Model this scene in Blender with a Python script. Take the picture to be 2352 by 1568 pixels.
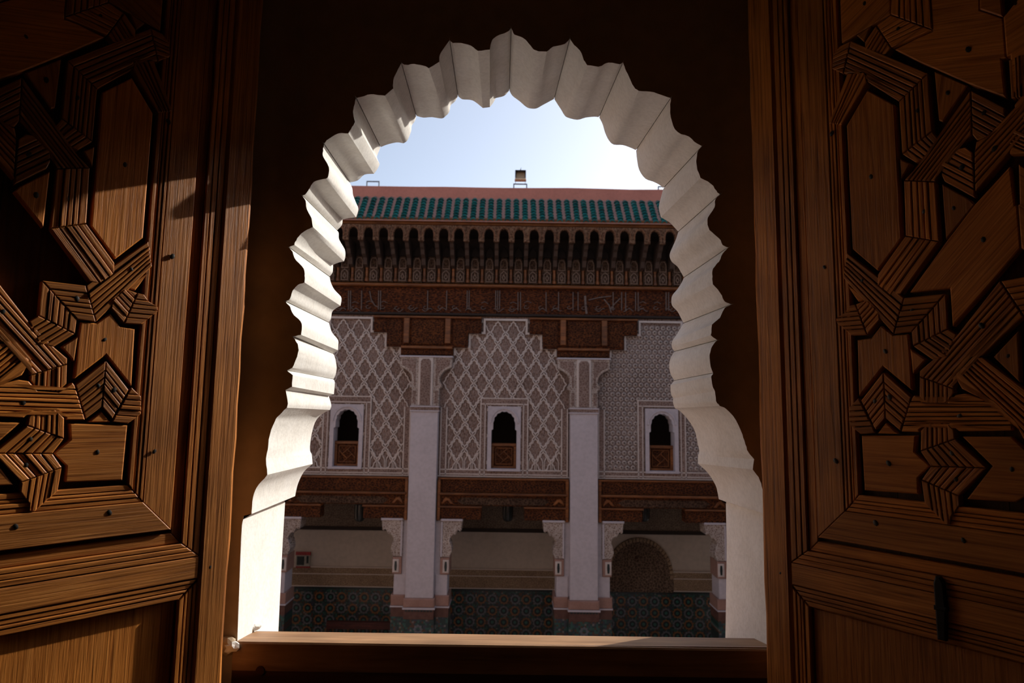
import bpy, bmesh, math, random
from mathutils import Matrix, Vector
random.seed(7)
for _o in list(bpy.data.objects): bpy.data.objects.remove(_o, do_unlink=True)
SC = bpy.context.scene
COL = SC.collection

# ------------------------------------------------------------------ camera
EYE = 1.45
FPX, PIT, ROL, CX, CY = 1420.57, 0.108501, 0.014549, 1168.1, 784.0
cp, sp, cr, sr = math.cos(PIT), math.sin(PIT), math.cos(ROL), math.sin(ROL)
cam_d = bpy.data.cameras.new('camera'); cam = bpy.data.objects.new('camera', cam_d); COL.objects.link(cam)
cam_d.sensor_width = 36.0; cam_d.lens = 36.0*FPX/2352.0; cam_d.shift_x = (1176.0-CX)/2352.0
cam_d.clip_start = .02; cam_d.clip_end = 400
cam.matrix_world = Matrix(((cr, -sr, 0, 0), (-sp*sr, -sp*cr, -cp, 0), (cp*sr, cp*cr, -sp, EYE), (0, 0, 0, 1)))
cam_d.dof.use_dof = True; cam_d.dof.focus_distance = 1.3; cam_d.dof.aperture_fstop = 7.5
SC.camera = cam

# ------------------------------------------------------------------ sky, sun, exposure
SUN_AZ, SUN_EL = math.radians(52.0), math.radians(28.0)      # azimuth from +Y towards +X
w = bpy.data.worlds.new('sky'); SC.world = w; w.use_nodes = True
nt = w.node_tree; nt.nodes.clear()
sky = nt.nodes.new('ShaderNodeTexSky'); sky.sky_type = 'NISHITA'; sky.sun_disc = False
sky.sun_elevation = SUN_EL; sky.sun_rotation = SUN_AZ; sky.altitude = 400
sky.air_density = 1.0; sky.dust_density = 3.8; sky.ozone_density = 2.2
bg = nt.nodes.new('ShaderNodeBackground'); bg.inputs[1].default_value = 0.19
wo = nt.nodes.new('ShaderNodeOutputWorld')
hz = nt.nodes.new('ShaderNodeHueSaturation'); hz.inputs['Saturation'].default_value = .68      # pale dusty haze
nt.links.new(sky.outputs[0], hz.inputs['Color']); nt.links.new(hz.outputs[0], bg.inputs[0]); nt.links.new(bg.outputs[0], wo.inputs[0])
sun_d = bpy.data.lights.new('sun', 'SUN'); sun_d.energy = 4.1; sun_d.angle = math.radians(.53); sun_d.color = (1, .95, .87)
sun = bpy.data.objects.new('sun', sun_d); COL.objects.link(sun)
sd = Vector((math.sin(SUN_AZ)*math.cos(SUN_EL), math.cos(SUN_AZ)*math.cos(SUN_EL), math.sin(SUN_EL)))
sun.rotation_euler = sd.to_track_quat('Z', 'Y').to_euler(); sun.location = (6, 5, 9)
SC.view_settings.view_transform = 'Standard'; SC.view_settings.look = 'None'
SC.view_settings.gamma = 1; SC.view_settings.use_curve_mapping = False
SC.view_settings.exposure = 0.2

# ------------------------------------------------------------------ helpers
def ray(p):
    u = (p[0]-CX)/FPX; v = -(p[1]-CY)/FPX
    u, v = cr*u-sr*v, sr*u+cr*v
    return Vector((u, cp-sp*v, sp+cp*v))
def at(px, py, Y):
    r = ray((px, py)); s = Y/r.y
    return Vector((r.x*s, Y, r.z*s+EYE))
def zz(py, Y, px=1157): return at(px, py, Y).z
def xx(px, py, Y): return at(px, py, Y).x

def tag(o, label=None, cat=None, group=None, kind=None):
    if label: o['label'] = label
    if cat: o['category'] = cat
    if group: o['group'] = group
    if kind: o['kind'] = kind
    return o
def link(o, parent=None):
    COL.objects.link(o)
    if parent: o.parent = parent
    return o
def empty(name, loc=(0, 0, 0)):
    o = bpy.data.objects.new(name, None); o.location = loc; o.empty_display_size = .1
    return link(o)
class MB:
    """collects polygons (with uv and material index) into one mesh"""
    def __init__(s): s.v = []; s.f = []; s.uv = []; s.mi = []
    def face(s, pts, uv=None, mi=0):
        b = len(s.v); s.v += [tuple(p) for p in pts]; s.f.append(list(range(b, b+len(pts))))
        s.uv.append(uv if uv else [(p[0], p[2]) for p in pts]); s.mi.append(mi)
    def box(s, x0, x1, y0, y1, z0, z1, mi=0, bev=0.0):
        if bev > 0:
            c = [(x0, z0), (x1, z0), (x1, z1), (x0, z1)]
            s.slab(c, -y1, -y0, bev, lambda u, v, h: (u, -h, v), mi=mi); return
        P = [(x0, y0, z0), (x1, y0, z0), (x1, y1, z0), (x0, y1, z0), (x0, y0, z1), (x1, y0, z1), (x1, y1, z1), (x0, y1, z1)]
        ln = (x1-x0) >= (z1-z0)
        for q in ((0, 3, 2, 1), (4, 5, 6, 7), (0, 1, 5, 4), (1, 2, 6, 5), (2, 3, 7, 6), (3, 0, 4, 7)):
            pts = [P[i] for i in q]
            s.face(pts, [((p[0]+p[1]*.3, p[2]+p[1]) if ln else (p[2]+p[1]*.3, p[0]+p[1])) for p in pts], mi)
    def slab(s, poly, h0, h1, bev, fn, ang=0.0, mi=0):
        """prism over polygon (u,v) from height h0 to h1, bevelled towards the top"""
        A = sum(poly[i-1][0]*poly[i][1]-poly[i][0]*poly[i-1][1] for i in range(len(poly)))
        if A < 0: poly = poly[::-1]
        ca, sa = math.cos(ang), math.sin(ang)
        U = lambda p, e=0: (p[0]*ca+p[1]*sa+e*.3, -p[0]*sa+p[1]*ca+e)
        ins = inset(poly, bev) if bev > 0 else poly
        n = len(poly)
        s.face([fn(p[0], p[1], h1) for p in ins], [U(p) for p in ins], mi)
        s.face([fn(p[0], p[1], h0) for p in poly[::-1]], [U(p) for p in poly[::-1]], mi)
        for i in range(n):
            j = (i+1) % n
            a, b, c, d = poly[i], poly[j], ins[i], ins[j]
            s.face([fn(a[0], a[1], h0), fn(b[0], b[1], h0), fn(b[0], b[1], h1-bev), fn(a[0], a[1], h1-bev)], [U(a, h0), U(b, h0), U(b), U(a)], mi)
            if bev > 0: s.face([fn(a[0], a[1], h1-bev), fn(b[0], b[1], h1-bev), fn(d[0], d[1], h1), fn(c[0], c[1], h1)], [U(a), U(b), U(d), U(c)], mi)
    def profile(s, prof, x0, x1, mi=0):
        """closed profile of (y,z) swept along x"""
        n = len(prof)
        for i in range(n):
            a, b = prof[i], prof[(i+1) % n]; L = math.hypot(a[0]-b[0], a[1]-b[1])
            v0 = a[1]+a[0]
            s.face([(x0, *a), (x1, *a), (x1, *b), (x0, *b)], [(x0, v0), (x1, v0), (x1, v0+L), (x0, v0+L)], mi)
        s.face([(x0, *p) for p in prof], mi=mi); s.face([(x1, *p) for p in prof[::-1]], mi=mi)
    def tube(s, p0, p1, r0, r1=None, n=8, mi=0, caps=True):
        r1 = r0 if r1 is None else r1
        p0, p1 = Vector(p0), Vector(p1); d = (p1-p0).normalized()
        a = d.orthogonal().normalized(); b = d.cross(a)
        R = lambda c, r: [c+(a*math.cos(t*2*math.pi/n)+b*math.sin(t*2*math.pi/n))*r for t in range(n)]
        A, B = R(p0, r0), R(p1, r1)
        for i in range(n): s.face([A[i], A[(i+1) % n], B[(i+1) % n], B[i]], mi=mi)
        if caps: s.face(A[::-1], mi=mi); s.face(B, mi=mi)
    def lathe(s, prof, c, n=16, mi=0):
        """(r,z) profile about vertical axis through c"""
        for (r0, z0), (r1, z1) in zip(prof, prof[1:]):
            for i in range(n):
                t0, t1 = 2*math.pi*i/n, 2*math.pi*(i+1)/n
                q = [(c[0]+r0*math.cos(t0), c[1]+r0*math.sin(t0), c[2]+z0), (c[0]+r0*math.cos(t1), c[1]+r0*math.sin(t1), c[2]+z0),
                     (c[0]+r1*math.cos(t1), c[1]+r1*math.sin(t1), c[2]+z1), (c[0]+r1*math.cos(t0), c[1]+r1*math.sin(t0), c[2]+z1)]
                if r0 < 1e-6: q = q[1:]
                elif r1 < 1e-6: q = q[:3]
                s.face(q, mi=mi)
    def mesh(s, name, mats, smooth=None):
        me = bpy.data.meshes.new(name); me.from_pydata(s.v, [], s.f)
        uvl = me.uv_layers.new(name='UVMap')
        k = 0
        for uv in s.uv:
            for q in uv: uvl.data[k].uv = q; k += 1
        for m in (mats if isinstance(mats, (list, tuple)) else [mats]): me.materials.append(m)
        for p, m in zip(me.polygons, s.mi): p.material_index = m
        bm = bmesh.new(); bm.from_mesh(me)
        bmesh.ops.remove_doubles(bm, verts=bm.verts, dist=2e-5)
        bmesh.ops.recalc_face_normals(bm, faces=bm.faces)
        bm.to_mesh(me); bm.free()
        if smooth is not None:
            for p in me.polygons: p.use_smooth = True
            me.set_sharp_from_angle(angle=math.radians(smooth))
        return me
    def build(s, name, mats, parent=None, smooth=None, loc=None):
        o = bpy.data.objects.new(name, s.mesh(name, mats, smooth))
        if loc: o.location = loc
        return link(o, parent)
def inset(poly, d):
    n = len(poly); out = []
    for i in range(n):
        p0, p1, p2 = poly[i-1], poly[i], poly[(i+1) % n]
        e1 = Vector((p1[0]-p0[0], p1[1]-p0[1])); e2 = Vector((p2[0]-p1[0], p2[1]-p1[1]))
        if e1.length < 1e-7 or e2.length < 1e-7: out.append(p1); continue
        e1.normalize(); e2.normalize()
        n1 = Vector((-e1.y, e1.x)); n2 = Vector((-e2.y, e2.x)); m = n1+n2
        if m.length < .2: m = n1
        m.normalize(); c = max(.4, m.dot(n1)); out.append((p1[0]+m.x*d/c, p1[1]+m.y*d/c))
    return out
def clip(poly, p, q, keep_left=True):
    """clip polygon to the left of line p->q"""
    out = []
    def sd_(r): v = (q[0]-p[0])*(r[1]-p[1])-(q[1]-p[1])*(r[0]-p[0]); return v if keep_left else -v
    for i in range(len(poly)):
        a, b = poly[i-1], poly[i]; sa, sb = sd_(a), sd_(b)
        if (sa >= 0) != (sb >= 0):
            t = sa/(sa-sb); out.append((a[0]+(b[0]-a[0])*t, a[1]+(b[1]-a[1])*t))
        if sb >= 0: out.append(b)
    return out
def clean(poly, e=4e-4):
    o = []
    for p in poly:
        if not o or math.hypot(p[0]-o[-1][0], p[1]-o[-1][1]) > e: o.append(p)
    while len(o) > 1 and math.hypot(o[0][0]-o[-1][0], o[0][1]-o[-1][1]) <= e: o.pop()
    return o
def area(poly): return abs(sum(poly[i-1][0]*poly[i][1]-poly[i][0]*poly[i-1][1] for i in range(len(poly))))/2
def lerp(a, b, t): return (a[0]+(b[0]-a[0])*t, a[1]+(b[1]-a[1])*t)
FRONT = lambda u, v, h: (u, -h, v)           # polygons in x,z; height h grows towards the camera (-Y)
def fr(Y): return lambda u, v, h: (u, Y-h, v)

# ------------------------------------------------------------------ materials
def new_mat(name):
    m = bpy.data.materials.new(name); m.use_nodes = True
    n = m.node_tree.nodes; n.clear()
    b = n.new('ShaderNodeBsdfPrincipled'); o = n.new('ShaderNodeOutputMaterial')
    m.node_tree.links.new(b.outputs[0], o.inputs[0])
    return m, m.node_tree, b
def N(t, kind, **kw):
    n = t.nodes.new(kind)
    for k, v in kw.items():
        if k.startswith('i_'):
            key = k[2:]; n.inputs[int(key) if key.isdigit() else key].default_value = v
        else: setattr(n, k, v)
    return n
def ramp(t, fac, stops):
    r = t.nodes.new('ShaderNodeValToRGB'); e = r.color_ramp.elements
    while len(e) < len(stops): e.new(.5)
    for x, (p, c) in zip(e, stops): x.position = p; x.color = (*c, 1)
    t.links.new(fac, r.inputs[0]); return r
def mix(t, fac, a, b, mode='MIX'):
    m = t.nodes.new('ShaderNodeMix'); m.data_type = 'RGBA'; m.blend_type = mode
    for sock, v in ((m.inputs[0], fac), (m.inputs[6], a), (m.inputs[7], b)):
        if hasattr(v, 'is_output') or hasattr(v, 'links'): t.links.new(v, sock)
        else: sock.default_value = v if not isinstance(v, tuple) or len(v) == 4 else (*v, 1)
    return m.outputs[2]
def wood(name, dark, mid, light, scale=(9, 300), rough=.42, bump=.25, rnd=.35, spec=.4):
    m, t, b = new_mat(name)
    uv = N(t, 'ShaderNodeUVMap'); mp = N(t, 'ShaderNodeMapping'); mp.inputs['Scale'].default_value = (scale[0], scale[1], 1)
    oi = N(t, 'ShaderNodeObjectInfo')
    sc = N(t, 'ShaderNodeVectorMath', operation='SCALE'); cb = N(t, 'ShaderNodeCombineXYZ')
    for k in range(3): t.links.new(oi.outputs['Random'], cb.inputs[k])
    sc.inputs[3].default_value = 37.0; t.links.new(cb.outputs[0], sc.inputs[0])
    t.links.new(uv.outputs[0], mp.inputs[0]); ad = N(t, 'ShaderNodeVectorMath', operation='ADD')
    t.links.new(mp.outputs[0], ad.inputs[0]); t.links.new(sc.outputs[0], ad.inputs[1])
    n1 = N(t, 'ShaderNodeTexNoise', i_Scale=1.0, i_Detail=5.0, i_Roughness=.62, i_Distortion=.5)
    t.links.new(ad.outputs[0], n1.inputs['Vector'])
    c1 = ramp(t, n1.outputs[0], [(.28, dark), (.5, mid), (.74, light)])
    mp2 = N(t, 'ShaderNodeMapping'); mp2.inputs['Scale'].default_value = (5, 9, 5); t.links.new(uv.outputs[0], mp2.inputs[0])
    n2 = N(t, 'ShaderNodeTexNoise', i_Scale=1.0, i_Detail=3.0); t.links.new(mp2.outputs[0], n2.inputs['Vector'])
    r2 = ramp(t, n2.outputs[0], [(.3, (.62, .6, .58)), (.7, (1.12, 1.1, 1.08))])
    c2 = mix(t, 1.0, c1.outputs[0], r2.outputs[0], 'MULTIPLY')
    hs = N(t, 'ShaderNodeMapRange'); hs.inputs[3].default_value = 1-rnd; hs.inputs[4].default_value = 1+rnd*.6
    t.links.new(oi.outputs['Random'], hs.inputs[0])
    h = N(t, 'ShaderNodeHueSaturation'); t.links.new(hs.outputs[0], h.inputs['Value']); t.links.new(c2, h.inputs['Color'])
    t.links.new(h.outputs[0], b.inputs['Base Color'])
    rr = N(t, 'ShaderNodeMapRange'); rr.inputs[3].default_value = rough-.1; rr.inputs[4].default_value = rough+.2
    t.links.new(n1.outputs[0], rr.inputs[0]); t.links.new(rr.outputs[0], b.inputs['Roughness'])
    b.inputs['Specular IOR Level'].default_value = spec
    bp = N(t, 'ShaderNodeBump', i_Strength=bump, i_Distance=.002); t.links.new(n1.outputs[0], bp.inputs['Height']); t.links.new(bp.outputs[0], b.inputs['Normal'])
    return m
def plaster(name, base, dirt, scale=6, rough=.85, bump=.25, amount=.5, bdist=.004):
    m, t, b = new_mat(name)
    tc = N(t, 'ShaderNodeNewGeometry')
    n1 = N(t, 'ShaderNodeTexNoise', i_Scale=scale, i_Detail=6.0, i_Roughness=.6); t.links.new(tc.outputs['Position'], n1.inputs['Vector'])
    n2 = N(t, 'ShaderNodeTexNoise', i_Scale=scale*9, i_Detail=5.0); t.links.new(tc.outputs['Position'], n2.inputs['Vector'])
    r = ramp(t, n1.outputs[0], [(.5-.25*amount-.1, dirt), (.62, base)])
    c = mix(t, .35, r.outputs[0], ramp(t, n2.outputs[0], [(.35, tuple(x*.75 for x in base)), (.6, base)]).outputs[0])
    t.links.new(c, b.inputs['Base Color']); b.inputs['Roughness'].default_value = rough
    b.inputs['Specular IOR Level'].default_value = .2
    bp = N(t, 'ShaderNodeBump', i_Strength=bump, i_Distance=bdist)
    ad = N(t, 'ShaderNodeMath', operation='ADD'); t.links.new(n1.outputs[0], ad.inputs[0]); t.links.new(n2.outputs[0], ad.inputs[1])
    t.links.new(ad.outputs[0], bp.inputs['Height']); t.links.new(bp.outputs[0], b.inputs['Normal'])
    return m
def plain(name, col, rough=.6, metal=0.0, rnd=0.0):
    m, t, b = new_mat(name)
    tc = N(t, 'ShaderNodeNewGeometry')
    n1 = N(t, 'ShaderNodeTexNoise', i_Scale=25.0, i_Detail=4.0); t.links.new(tc.outputs['Position'], n1.inputs['Vector'])
    r = ramp(t, n1.outputs[0], [(.3, tuple(x*.72 for x in col)), (.65, tuple(min(1, x*1.1) for x in col))])
    out = r.outputs[0]
    if rnd:
        oi = N(t, 'ShaderNodeObjectInfo'); hs = N(t, 'ShaderNodeMapRange'); hs.inputs[3].default_value = 1-rnd; hs.inputs[4].default_value = 1+rnd
        t.links.new(oi.outputs['Random'], hs.inputs[0]); h = N(t, 'ShaderNodeHueSaturation')
        t.links.new(hs.outputs[0], h.inputs['Value']); t.links.new(out, h.inputs['Color']); out = h.outputs[0]
    t.links.new(out, b.inputs['Base Color']); b.inputs['Roughness'].default_value = rough; b.inputs['Metallic'].default_value = metal
    return m
def carved(name, ground, proud, scale, rough=.8, depth=.03, stretch=1.0, thr=.5):
    """fine carved ornament: small cells, ground and proud colour, with relief"""
    m, t, b = new_mat(name)
    tc = N(t, 'ShaderNodeNewGeometry'); mp = N(t, 'ShaderNodeMapping'); mp.inputs['Scale'].default_value = (scale, scale*.3, scale*stretch)
    t.links.new(tc.outputs['Position'], mp.inputs[0])
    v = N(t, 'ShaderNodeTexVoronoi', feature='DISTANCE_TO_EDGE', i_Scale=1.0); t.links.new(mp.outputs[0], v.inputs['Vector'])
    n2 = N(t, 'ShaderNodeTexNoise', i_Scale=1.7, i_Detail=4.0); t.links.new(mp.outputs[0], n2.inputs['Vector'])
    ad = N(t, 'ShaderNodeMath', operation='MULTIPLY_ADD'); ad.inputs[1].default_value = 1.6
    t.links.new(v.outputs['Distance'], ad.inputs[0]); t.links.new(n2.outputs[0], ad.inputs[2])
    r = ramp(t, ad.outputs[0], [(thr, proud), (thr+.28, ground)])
    n3 = N(t, 'ShaderNodeTexNoise', i_Scale=1.3, i_Detail=4.0); t.links.new(tc.outputs['Position'], n3.inputs['Vector'])
    r3 = ramp(t, n3.outputs[0], [(.3, (.75, .72, .7)), (.7, (1.1, 1.1, 1.1))])
    t.links.new(mix(t, 1.0, r.outputs[0], r3.outputs[0], 'MULTIPLY'), b.inputs['Base Color'])
    b.inputs['Roughness'].default_value = rough; b.inputs['Specular IOR Level'].default_value = .2
    bp = N(t, 'ShaderNodeBump', i_Strength=.6, i_Distance=depth); bp.invert = True
    t.links.new(ad.outputs[0], bp.inputs['Height']); t.links.new(bp.outputs[0], b.inputs['Normal'])
    return m
M = {}
M['cedar'] = wood('cedar_wood', (.17, .046, .006), (.50, .168, .025), (.68, .265, .048), bump=.5)
M['cedar_panel'] = wood('cedar_panel_wood', (.24, .068, .010), (.54, .183, .028), (.68, .27, .054), scale=(7, 260), bump=.5)
M['cedar_stile'] = wood('cedar_stile_wood', (.17, .052, .009), (.49, .173, .031), (.66, .27, .06), scale=(6, 280), bump=.6, rnd=.12)
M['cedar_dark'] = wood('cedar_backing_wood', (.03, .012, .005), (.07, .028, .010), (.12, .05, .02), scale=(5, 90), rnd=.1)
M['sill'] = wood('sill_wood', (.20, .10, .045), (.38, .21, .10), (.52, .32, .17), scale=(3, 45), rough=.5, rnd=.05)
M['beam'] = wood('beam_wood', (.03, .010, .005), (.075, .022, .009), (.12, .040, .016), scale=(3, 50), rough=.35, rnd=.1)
M['iron'] = plain('forged_iron', (.06, .055, .05), .45, .8)
M['black_iron'] = plain('black_iron', (.012, .011, .010), .55, .5)
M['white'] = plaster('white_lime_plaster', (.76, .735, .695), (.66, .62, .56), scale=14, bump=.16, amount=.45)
M['ochre'] = plaster('ochre_plaster', (.52, .41, .28), (.40, .305, .195), scale=3.5, bump=.2)
M['room'] = plaster('room_plaster', (.80, .74, .66), (.72, .66, .58), scale=2)
M['tile_floor'] = plaster('room_floor_clay', (.46, .29, .18), (.36, .22, .13), scale=5, rough=.6)

# ------------------------------------------------------------------ the window wall with its scalloped opening
Y0, Y1 = 1.2, 1.458
# matched runs near / far, pixel coords, left bottom -> apex -> right bottom
RUNS=[
('jamb',[(545,1474),(554,1235),(558,1195),(560,1184)],[(639,1458),(648,1270),(652,1200),(655,1149)]),
('step',[(560,1184),(578,1180)],[(655,1149),(678,1139)]),
('cove',[(578,1180),(579,1162),(584,1133),(594,1113),(614,1090)],[(678,1139),(680,1128),(685,1109),(698,1083),(718,1065)]),
('fillet',[(614,1090),(611,1053)],[(718,1065),(716,1043)]),
('cove',[(611,1053),(615,1032),(620,997),(631,968),(640,954),(659,936)],[(716,1043),(712,1033),(714,1006),(723,971),(738,952),(758,941)]),
('fillet',[(659,936),(661,927),(656,895)],[(758,941),(761,930),(755,909)]),
('fillet',[(656,895),(671,888),(672,861),(659,850)],[(755,909),(767,905),(769,879),(766,871)]),
('lobe',[(659,850),(672,844),(680,825),(685,809),(685,793),(679,782),(671,772)],[(766,871),(771,860),(773,848),(773,841),(771,828),(768,817),(765,812)]),
('lobe',[(671,772),(691,769),(694,754),(691,737),(675,723),(666,705),(656,692)],[(765,812),(776,804),(777,792),(776,780),(763,764),(758,750),(755,740)]),
('lobe',[(656,692),(667,686),(672,668),(685,654),(699,649),(700,633),(698,617),(680,598),(672,579),(663,568)],[(755,740),(760,732),(763,716),(773,707),(782,702),(784,692),(783,681),(768,665),(760,649),(757,635)]),
('lobe',[(663,568),(676,562),(680,552),(692,536),(711,525),(718,521),(715,500),(705,480),(702,462),(694,449)],[(757,635),(764,625),(765,608),(777,603),(790,600),(793,590),(792,573),(779,550),(778,535),(774,529)]),
('lobe',[(694,449),(705,443),(715,425),(726,415),(748,410),(754,404),(755,384),(743,360),(742,347),(744,330)],[(774,529),(785,517),(787,504),(800,501),(818,499),(823,480),(818,466),(811,448),(809,432),(803,419)]),
('lobe',[(744,330),(755,319),(778,306),(800,306),(809,292),(816,280),(811,262),(813,245),(818,225)],[(803,419),(822,414),(837,401),(859,399),(867,388),(872,377),(866,362),(868,353),(874,338)]),
('lobe',[(818,225),(829,223),(852,216),(870,218),(884,219),(903,203),(903,184),(911,166),(922,144)],[(874,338),(889,332),(911,327),(927,329),(936,322),(944,302),(946,288),(953,278),(956,266)]),
('lobe',[(922,144),(933,149),(951,147),(974,151),(985,157),(1009,142),(1011,125),(1022,107),(1033,92)],[(956,266),(972,270),(992,269),(1014,272),(1023,267),(1032,257),(1035,242),(1045,233),(1052,221)]),
('lobe',[(1033,92),(1040,99),(1059,99),(1081,105),(1098,116),(1125,114),(1129,95),(1140,83),(1166,73),(1174,64)],[(1052,221),(1062,228),(1078,229),(1090,233),(1109,248),(1125,246),(1133,236),(1139,225),(1158,220),(1170,208)]),
('lobe',[(1174,64),(1182,79),(1201,86),(1219,105),(1230,116),(1256,118),(1271,107),(1297,101),(1309,88)],[(1170,208),(1177,220),(1193,232),(1208,245),(1218,249),(1232,249),(1245,242),(1260,234),(1273,227)]),
('lobe',[(1309,88),(1319,103),(1332,116),(1341,138),(1349,149),(1375,153),(1397,144),(1423,147),(1431,142)],[(1273,227),(1281,240),(1289,252),(1296,264),(1304,270),(1326,275),(1345,270),(1365,268),(1376,269)]),
('lobe',[(1431,142),(1436,158),(1445,177),(1456,199),(1467,208),(1493,210),(1519,218),(1541,225)],[(1376,269),(1384,285),(1390,305),(1399,323),(1410,332),(1430,333),(1448,339),(1461,345)]),
('lobe',[(1541,225),(1539,247),(1543,280),(1556,303),(1582,314),(1600,329),(1613,336)],[(1461,345),(1463,365),(1468,390),(1482,410),(1500,417),(1514,424),(1524,432)]),
('lobe',[(1613,336),(1602,351),(1600,380),(1609,408),(1633,421),(1645,438),(1654,447)],[(1524,432),(1519,450),(1513,476),(1518,499),(1537,510),(1549,522),(1558,532)]),
('lobe',[(1654,447),(1643,458),(1641,476),(1628,495),(1625,510),(1630,528),(1652,547),(1659,562),(1673,568)],[(1558,532),(1553,548),(1547,562),(1540,578),(1538,588),(1543,601),(1556,612),(1564,625),(1571,637)]),
('lobe',[(1673,568),(1660,582),(1651,600),(1638,617),(1636,634),(1638,652),(1654,672),(1664,691),(1679,699)],[(1571,637),(1565,650),(1555,665),(1545,677),(1542,688),(1544,702),(1556,715),(1564,730),(1570,742)]),
('lobe',[(1679,699),(1664,708),(1653,729),(1635,745),(1633,770),(1648,781)],[(1570,742),(1562,755),(1552,771),(1544,783),(1543,797),(1549,807)]),
('lobe',[(1648,781),(1637,793),(1630,815),(1632,841),(1638,857)],[(1549,807),(1541,820),(1537,838),(1540,858),(1549,874)]),
('fillet',[(1638,857),(1634,866),(1637,888),(1642,898)],[(1549,874),(1540,884),(1541,904),(1546,914)]),
('fillet',[(1642,898),(1645,920),(1653,932)],[(1546,914),(1546,926),(1550,937)]),
('cove',[(1653,932),(1668,939),(1691,965),(1705,997),(1712,1019),(1719,1038),(1732,1054)],[(1550,937),(1562,944),(1579,962),(1595,987),(1602,1016),(1606,1036),(1603,1045)]),
('fillet',[(1732,1054),(1729,1078)],[(1603,1045),(1603,1064)]),
('cove',[(1729,1078),(1742,1096),(1750,1116),(1754,1146),(1756,1180)],[(1603,1064),(1626,1086),(1643,1113),(1648,1130),(1651,1146)]),
('step',[(1756,1180),(1772,1184)],[(1651,1146),(1667,1152)]),
('jamb',[(1772,1184),(1772,1240),(1776,1350),(1781,1486)],[(1667,1152),(1669,1248),(1668,1350),(1666,1469)]),
]

def smooth_run(pts, k):
    """rounds the coves but keeps the arrises: curves are only drawn between corners"""
    out = []
    for i in range(len(pts)-1):
        def turn(j):
            if j <= 0 or j >= len(pts)-1: return 9
            a = Vector(pts[j])-Vector(pts[j-1]); b = Vector(pts[j+1])-Vector(pts[j]); return abs(a.angle_signed(b)) if a.length and b.length else 9
        p1 = pts[i]; p2 = pts[i+1]
        p0 = pts[i-1] if turn(i) < .75 else (2*p1[0]-p2[0], 2*p1[1]-p2[1])
        p3 = pts[i+2] if turn(i+1) < .75 else (2*p2[0]-p1[0], 2*p2[1]-p1[1])
        for j in range(k):
            t = j/k
            out.append(tuple(.5*((2*p1[c])+(-p0[c]+p2[c])*t+(2*p0[c]-5*p1[c]+4*p2[c]-p3[c])*t*t+(-p0[c]+3*p1[c]-3*p2[c]+p3[c])*t**3) for c in (0, 1)))
    out.append(pts[-1]); return out
def resample(pts, n):
    L = [0]
    for a, b in zip(pts, pts[1:]): L.append(L[-1]+math.hypot(a[0]-b[0], a[1]-b[1]))
    out = []; k = 0
    for i in range(n+1):
        s = L[-1]*i/n
        while k < len(L)-2 and L[k+1] < s: k += 1
        d = L[k+1]-L[k]; out.append(lerp(pts[k], pts[k+1], (s-L[k])/d if d else 0))
    return out
ZREF = EYE+.1
near_ring = []; far_ring = []; arch_parts = []
for kind, n_, f_ in RUNS:
    if len(n_) == len(f_): a, b = smooth_run(n_, 3), smooth_run(f_, 3)
    else:
        k = 3*max(len(n_), len(f_)); a, b = resample(smooth_run(n_, 3), k), resample(smooth_run(f_, 3), k)
    A = [(at(*p, Y0).x, at(*p, Y0).z) for p in a]; B = [(at(*p, Y1).x, at(*p, Y1).z) for p in b]
    if kind in ('lobe', 'cove', 'fillet'):
        A = [A[0]]+[(p[0]+random.uniform(-.0006, .0006), p[1]+random.uniform(-.0006, .0006)) for p in A[1:-1]]+[A[-1]]
    if kind == 'lobe':                       # the joints between lobes are open, dirty cracks
        def crack(P, d):
            o0 = Vector((P[0][0], P[0][1]-ZREF)).normalized()*d; o1 = Vector((P[-1][0], P[-1][1]-ZREF)).normalized()*d
            g = lambda a, b: Vector(a)+(Vector(b)-Vector(a)).normalized()*.0012
            return [(P[0][0]+o0.x, P[0][1]+o0.y), tuple(g(P[0], P[1]))]+list(P[1:-1])+[tuple(g(P[-1], P[-2])), (P[-1][0]+o1.x, P[-1][1]+o1.y)]
        A, B = crack(A, .007), crack(B, .005)
    arch_parts.append((kind, A, B)); near_ring += A[:-1]; far_ring += B[:-1]
near_ring.append(arch_parts[-1][1][-1]); far_ring.append(arch_parts[-1][2][-1])
from mathutils.geometry import tessellate_polygon
def holed_face(mb, outer, holes, Y, mi=0):
    loops = [outer]+holes; flat = [p for l in loops for p in l]
    for tri in tessellate_polygon([[Vector((p[0], p[1], 0)) for p in l] for l in loops]):
        mb.face([(flat[i][0], Y, flat[i][1]) for i in tri], mi=mi)
GROUND = zz(1600, 13.7)
wm = MB()
WX, WT = 10.0, EYE+5.0
outer = [(-WX, GROUND), (WX, GROUND), (WX, WT), (-WX, WT)]
holed_face(wm, outer, [near_ring], Y0, 0)
holed_face(wm, outer, [far_ring], Y1, 1)
nb, fb = len(near_ring), len(far_ring)
for a, b in ((0, 1), (1, 2), (2, 3), (3, 0)):
    p, q = outer[a], outer[b]; wm.face([(p[0], Y0, p[1]), (q[0], Y0, q[1]), (q[0], Y1, q[1]), (p[0], Y1, p[1])], mi=1)
p, q, r_, s_ = near_ring[0], near_ring[-1], far_ring[-1], far_ring[0]
wm.face([(p[0], Y0, p[1]), (q[0], Y0, q[1]), (r_[0], Y1, r_[1]), (s_[0], Y1, s_[1])], mi=1)
M['outer'] = plaster('outer_wall_plaster', (.55, .40, .33), (.42, .29, .23), scale=2)
wall = wm.build('wall_window', [M['ochre'], M['outer']]); tag(wall, kind='structure')
names = {'lobe': 'arch_lobe', 'cove': 'arch_corbel', 'fillet': 'arch_fillet', 'step': 'arch_corbel_soffit', 'jamb': 'jamb'}
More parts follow.
